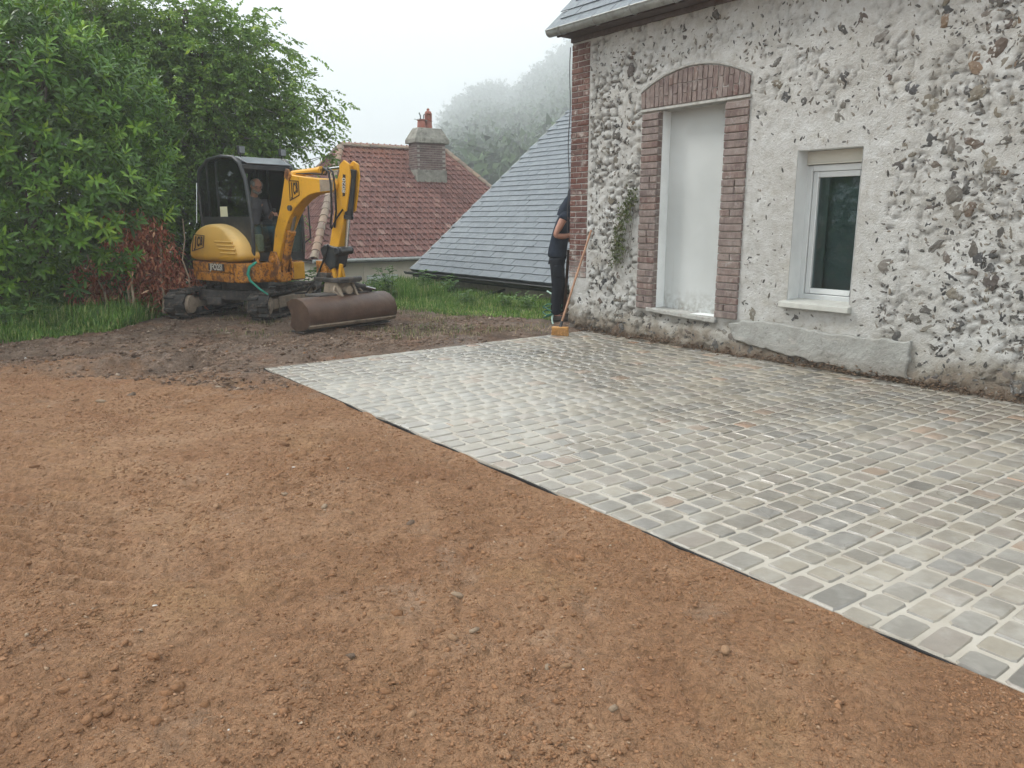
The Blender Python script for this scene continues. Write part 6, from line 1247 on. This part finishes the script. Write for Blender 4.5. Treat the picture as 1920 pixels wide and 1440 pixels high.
L_ = {'pelvis': ((.12, yc, 1.27), (.165, .15)), 'hipR': ((.2, yc - .10, 1.26), .112), 'knR': ((.55, yc - .16, 1.33), .084), 'anR': ((.62, yc - .16, 1.0), .07), 'hipL': ((.2, yc + .10, 1.26), .112), 'knL': ((.55, yc + .16, 1.33), .084), 'anL': ((.62, yc + .16, 1.0), .07)}
skinned('trousers', L_, [('pelvis', 'hipR'), ('hipR', 'knR'), ('knR', 'anR'), ('pelvis', 'hipL'), ('hipL', 'knL'), ('knL', 'anL')], 'cloth_blue', op)
for sh_, el_, fo_ in (((.20, yc - .19, 1.745), (.16, yc - .36, 1.50), (.24, yc - .35, 1.525)), ((.20, yc + .19, 1.745), (.18, yc + .30, 1.49), (.25, yc + .275, 1.517))):
    sl_ = MB(); a_ = Vector(sh_); b_ = Vector(el_); sl_.tube([a_ + Vector((-.01, 0, .05)) * .6, a_ * .7 + b_ * .3, a_ * .3 + b_ * .7, b_ + Vector((0, 0, -.004)), Vector(fo_)], .06, 10, [.066, .068, .060, .056, .050]); sl_.build('sleeve', 'cloth_grey', op, smooth=True)
co_ = MB(); co_.tube([(.20, yc, 1.70), (.235, yc, 1.79), (.255, yc, 1.845)], .09, 12, [.13, .095, .072]); co_.build('collar', 'cloth_grey', op, smooth=True)
fv = Vector(fwd).normalized(); uv = (Vector((.3, 0, 1)) - fv * fv.dot(Vector((.3, 0, 1)))).normalized(); lv = uv.cross(fv); H0 = Vector(hc)
be = MB(); 
for k in range(5): a = -1.0 + .5 * k; q = H0 + fv * (.078 * math.cos(a * .8)) + lv * (.062 * math.sin(a)) - uv * (.085 - .02 * abs(a)); be.lathe([(.005, -.030), (.022, -.018), (.026, 0), (.020, .02), (.004, .028)], q, 8)
be.build('beard', 'beard_grey', op, smooth=True)
ha = MB()
for k in range(9): a = math.pi * (.38 + 1.24 * k / 8); q = H0 + fv * (.075 * math.cos(a)) + lv * (.058 * math.sin(a)) + uv * (.055 - .02 * abs(math.sin(a))); ha.lathe([(.005, -.05), (.030, -.03), (.034, 0), (.028, .03), (.004, .045)], q, 8)
ha.build('hair', 'beard_grey', op, smooth=True)
gs = MB()
for s in (-1, 1):
    c = H0 + fv * .100 + lv * (.034 * s) + uv * .006; gs.tube([c + lv * (.026 * math.cos(a)) + uv * (.019 * math.sin(a)) for a in np.linspace(0, 6.283, 13)], .0035, 5); gs.tube([c + lv * (.026 * s), c + lv * (.045 * s) - fv * .09], .003, 5)
gs.tube([H0 + fv * .102 + lv * -.010 + uv * .008, H0 + fv * .102 + lv * .010 + uv * .008], .003, 5); gs.build('glasses', 'cab_black', op)
for s in (-1, 1): e = MB(); c = H0 + fv * .088 + lv * (.032 * s) + uv * .006; e.lathe([(.001, -.009), (.010, 0), (.001, .009)], c, 8); e.build('eye', 'cab_black', op)
mo = MB(); mo.tube([H0 + fv * .098 - uv * .052 + lv * t_ for t_ in (-.022, 0, .022)], .004, 5); simple('lip', (.30, .12, .10), .5, .1, 4, .3, bump=0); mo.build('mouth', 'lip', op)
# ------------------------------------------------------------------ tools and small things
simple('broom_wood', (.42, .235, .145), .6, .2, 8, .35); simple('broom_block', (.52, .27, .09), .6, .15, 10, .3); simple('bristle', (.50, .27, .10), .8, .3, 60, .2, bump=.8, bscale=160, bdist=.01)
bp = gnd(1050, 630); tx_, tz_ = wallpt(1110, 432, .02); top_w = CORNER + AX_S * tx_ + AX_N * .035; top_w[2] = tz_
br = empty('broom', (bp[0], bp[1], .02), 0, label='wooden push broom leaning on the house corner', category='broom')
tv = top_w - np.array([bp[0], bp[1], .02]); hm = MB(); hm.tube([(0, 0, .10), tuple(tv * .5 + np.array([0, 0, .055])), tuple(tv)], .0145, 10); hm.build('handle', 'broom_wood', br, smooth=True)
sk_ = MB(); sk_.cyl((0, 0, .085), tuple(tv * .06 + np.array([0, 0, .09])), .022, .017, 10); sk_.build('socket', 'cab_black', br)
bl = MB(); bl.box((0, 0, .085), (.215, .075, .035), (0, 0, R(-18))); bl.build('block', 'broom_block', br, bevel=.008)
bs = MB(); a = R(-18)
for i in range(26):
    for j in range(5):
        x = -.10 + .2 * i / 25; y = -.028 + .056 * j / 4; X = x * math.cos(a) - y * math.sin(a); Y = x * math.sin(a) + y * math.cos(a); bs.cyl((X, Y, .07), (X * 1.1 + .004 * random.uniform(-1, 1), Y * 1.15 + .004 * random.uniform(-1, 1), -.012), .006, .004, 5)
bs.build('bristles', 'bristle', br)
# rough timber standing in the corner beside the worker
simple('timber', (.085, .05, .035), .85, .3, 10, .2, bump=.4, bscale=40)
a = gnd(1057, 603); b = at(1066, 470, a[1] + .15); tb = empty('timber_post', (a[0], a[1], float(terrain(a[0], a[1]))), 0, label='dark brown timber leaning upright beside the worker', category='timber')
m = MB(); v = np.array(b) - a; m.tube([(0, 0, 0), tuple(v * .5), tuple(v)], .03, 4); m.build('post', 'timber', tb)
# hoses
simple('hose_pale', (.30, .42, .36), .5, .15, 8, .4, bump=0); simple('hose_green', (.02, .12, .075), .5, .2, 8, .4, bump=0)
pts = [at(1026, 546, 11.9), at(1036, 552, 11.7), at(1041, 566, 11.5), at(1040, 582, 11.35), at(1035, 596, 11.25), at(1036, 606, 11.15), at(1040, 611, 11.1)]
m = MB(); m.tube([tuple(p) for p in pts], .014, 8); m.build('garden_hose', 'hose_pale', label='pale green garden hose hanging down beside the worker', category='hose', smooth=True)
m = MB(); c = gnd(1036, 603); z0_ = float(terrain(c[0], c[1])); m.tube([(c[0] + (.13 + .02 * math.sin(3 * t_)) * math.cos(t_), c[1] + .13 * math.sin(t_), z0_ + .02 + .008 * t_ + .03 * (math.sin(t_ * 1.7) + 1)) for t_ in np.linspace(0, 25, 110)], .010, 6); m.build('coiled_hose', 'hose_green', label='dark green hose coiled on the ground by the worker', category='hose', smooth=True)
pa = gnd(842, 571); pb_ = at(900, 556, pa[1] + .6); pc_ = at(955, 541, pa[1] + 1.0); m = MB(); m.tube([tuple(pa + np.array([0, 0, .02])), tuple(pb_), tuple(pc_)], .026, 10); simple('pipe_black', (.012, .025, .018), .5, .2, 6, .4, bump=0); m.build('drain_pipe', 'pipe_black', label='black plastic pipe rising out of the grass bank', category='pipe', smooth=True)
# creeper on the wall left of the door
iv = empty('creeper', CORNER, HOUSE_RZ, label='green creeper clinging to the flint wall left of the doorway', category='creeper'); r = np.random.default_rng(55)
leaf_mat('creeper_leaf', [(0, (.05, .055, .02)), (.4, (.07, .085, .03)), (.75, (.09, .13, .035)), (1, (.15, .12, .07))], .6, .3, .2)
ctl = [wallpt(1195, 360), wallpt(1178, 395), wallpt(1168, 430), wallpt(1165, 460), wallpt(1162, 488)]; P = []
for i in range(620):
    t_ = r.random() * 3.999; k = int(t_); f = t_ - k; x = ctl[k][0] * (1 - f) + ctl[k + 1][0] * f; z = ctl[k][1] * (1 - f) + ctl[k + 1][1] * f; P.append((x + r.normal(0, .040) * (1 + .2 * k), -.045 - .03 * r.random(), z + r.normal(0, .06)))
P = np.array(P); n = len(P); D = r.normal(size=(n, 3)) * np.array([1, .2, .8]) + np.array([0, -.3, -.5]); Nn = np.array([0, -1.0, .3]) + .4 * r.normal(size=(n, 3)); L = .022 + .022 * r.random(n); V, F = leaf_arrays(P, D, Nn, L, L * .7, .1, .2, True); link('foliage', np_mesh('foliage', V, F), 'creeper_leaf', iv, kind='stuff')
sm = MB()
for k in range(7): x0_, z0_ = wallpt(1160 + 4 * k, 500 - 3 * k); x1_, z1_ = wallpt(1168 + 5 * k, 380 - 2 * k); sm.tube([(x0_ + (x1_ - x0_) * q + .02 * r.normal(), -.035 - .012 * r.random(), z0_ + (z1_ - z0_) * q) for q in np.linspace(0, 1, 8)], .004, 4)
sm.build('stems', 'grey_twig', iv)
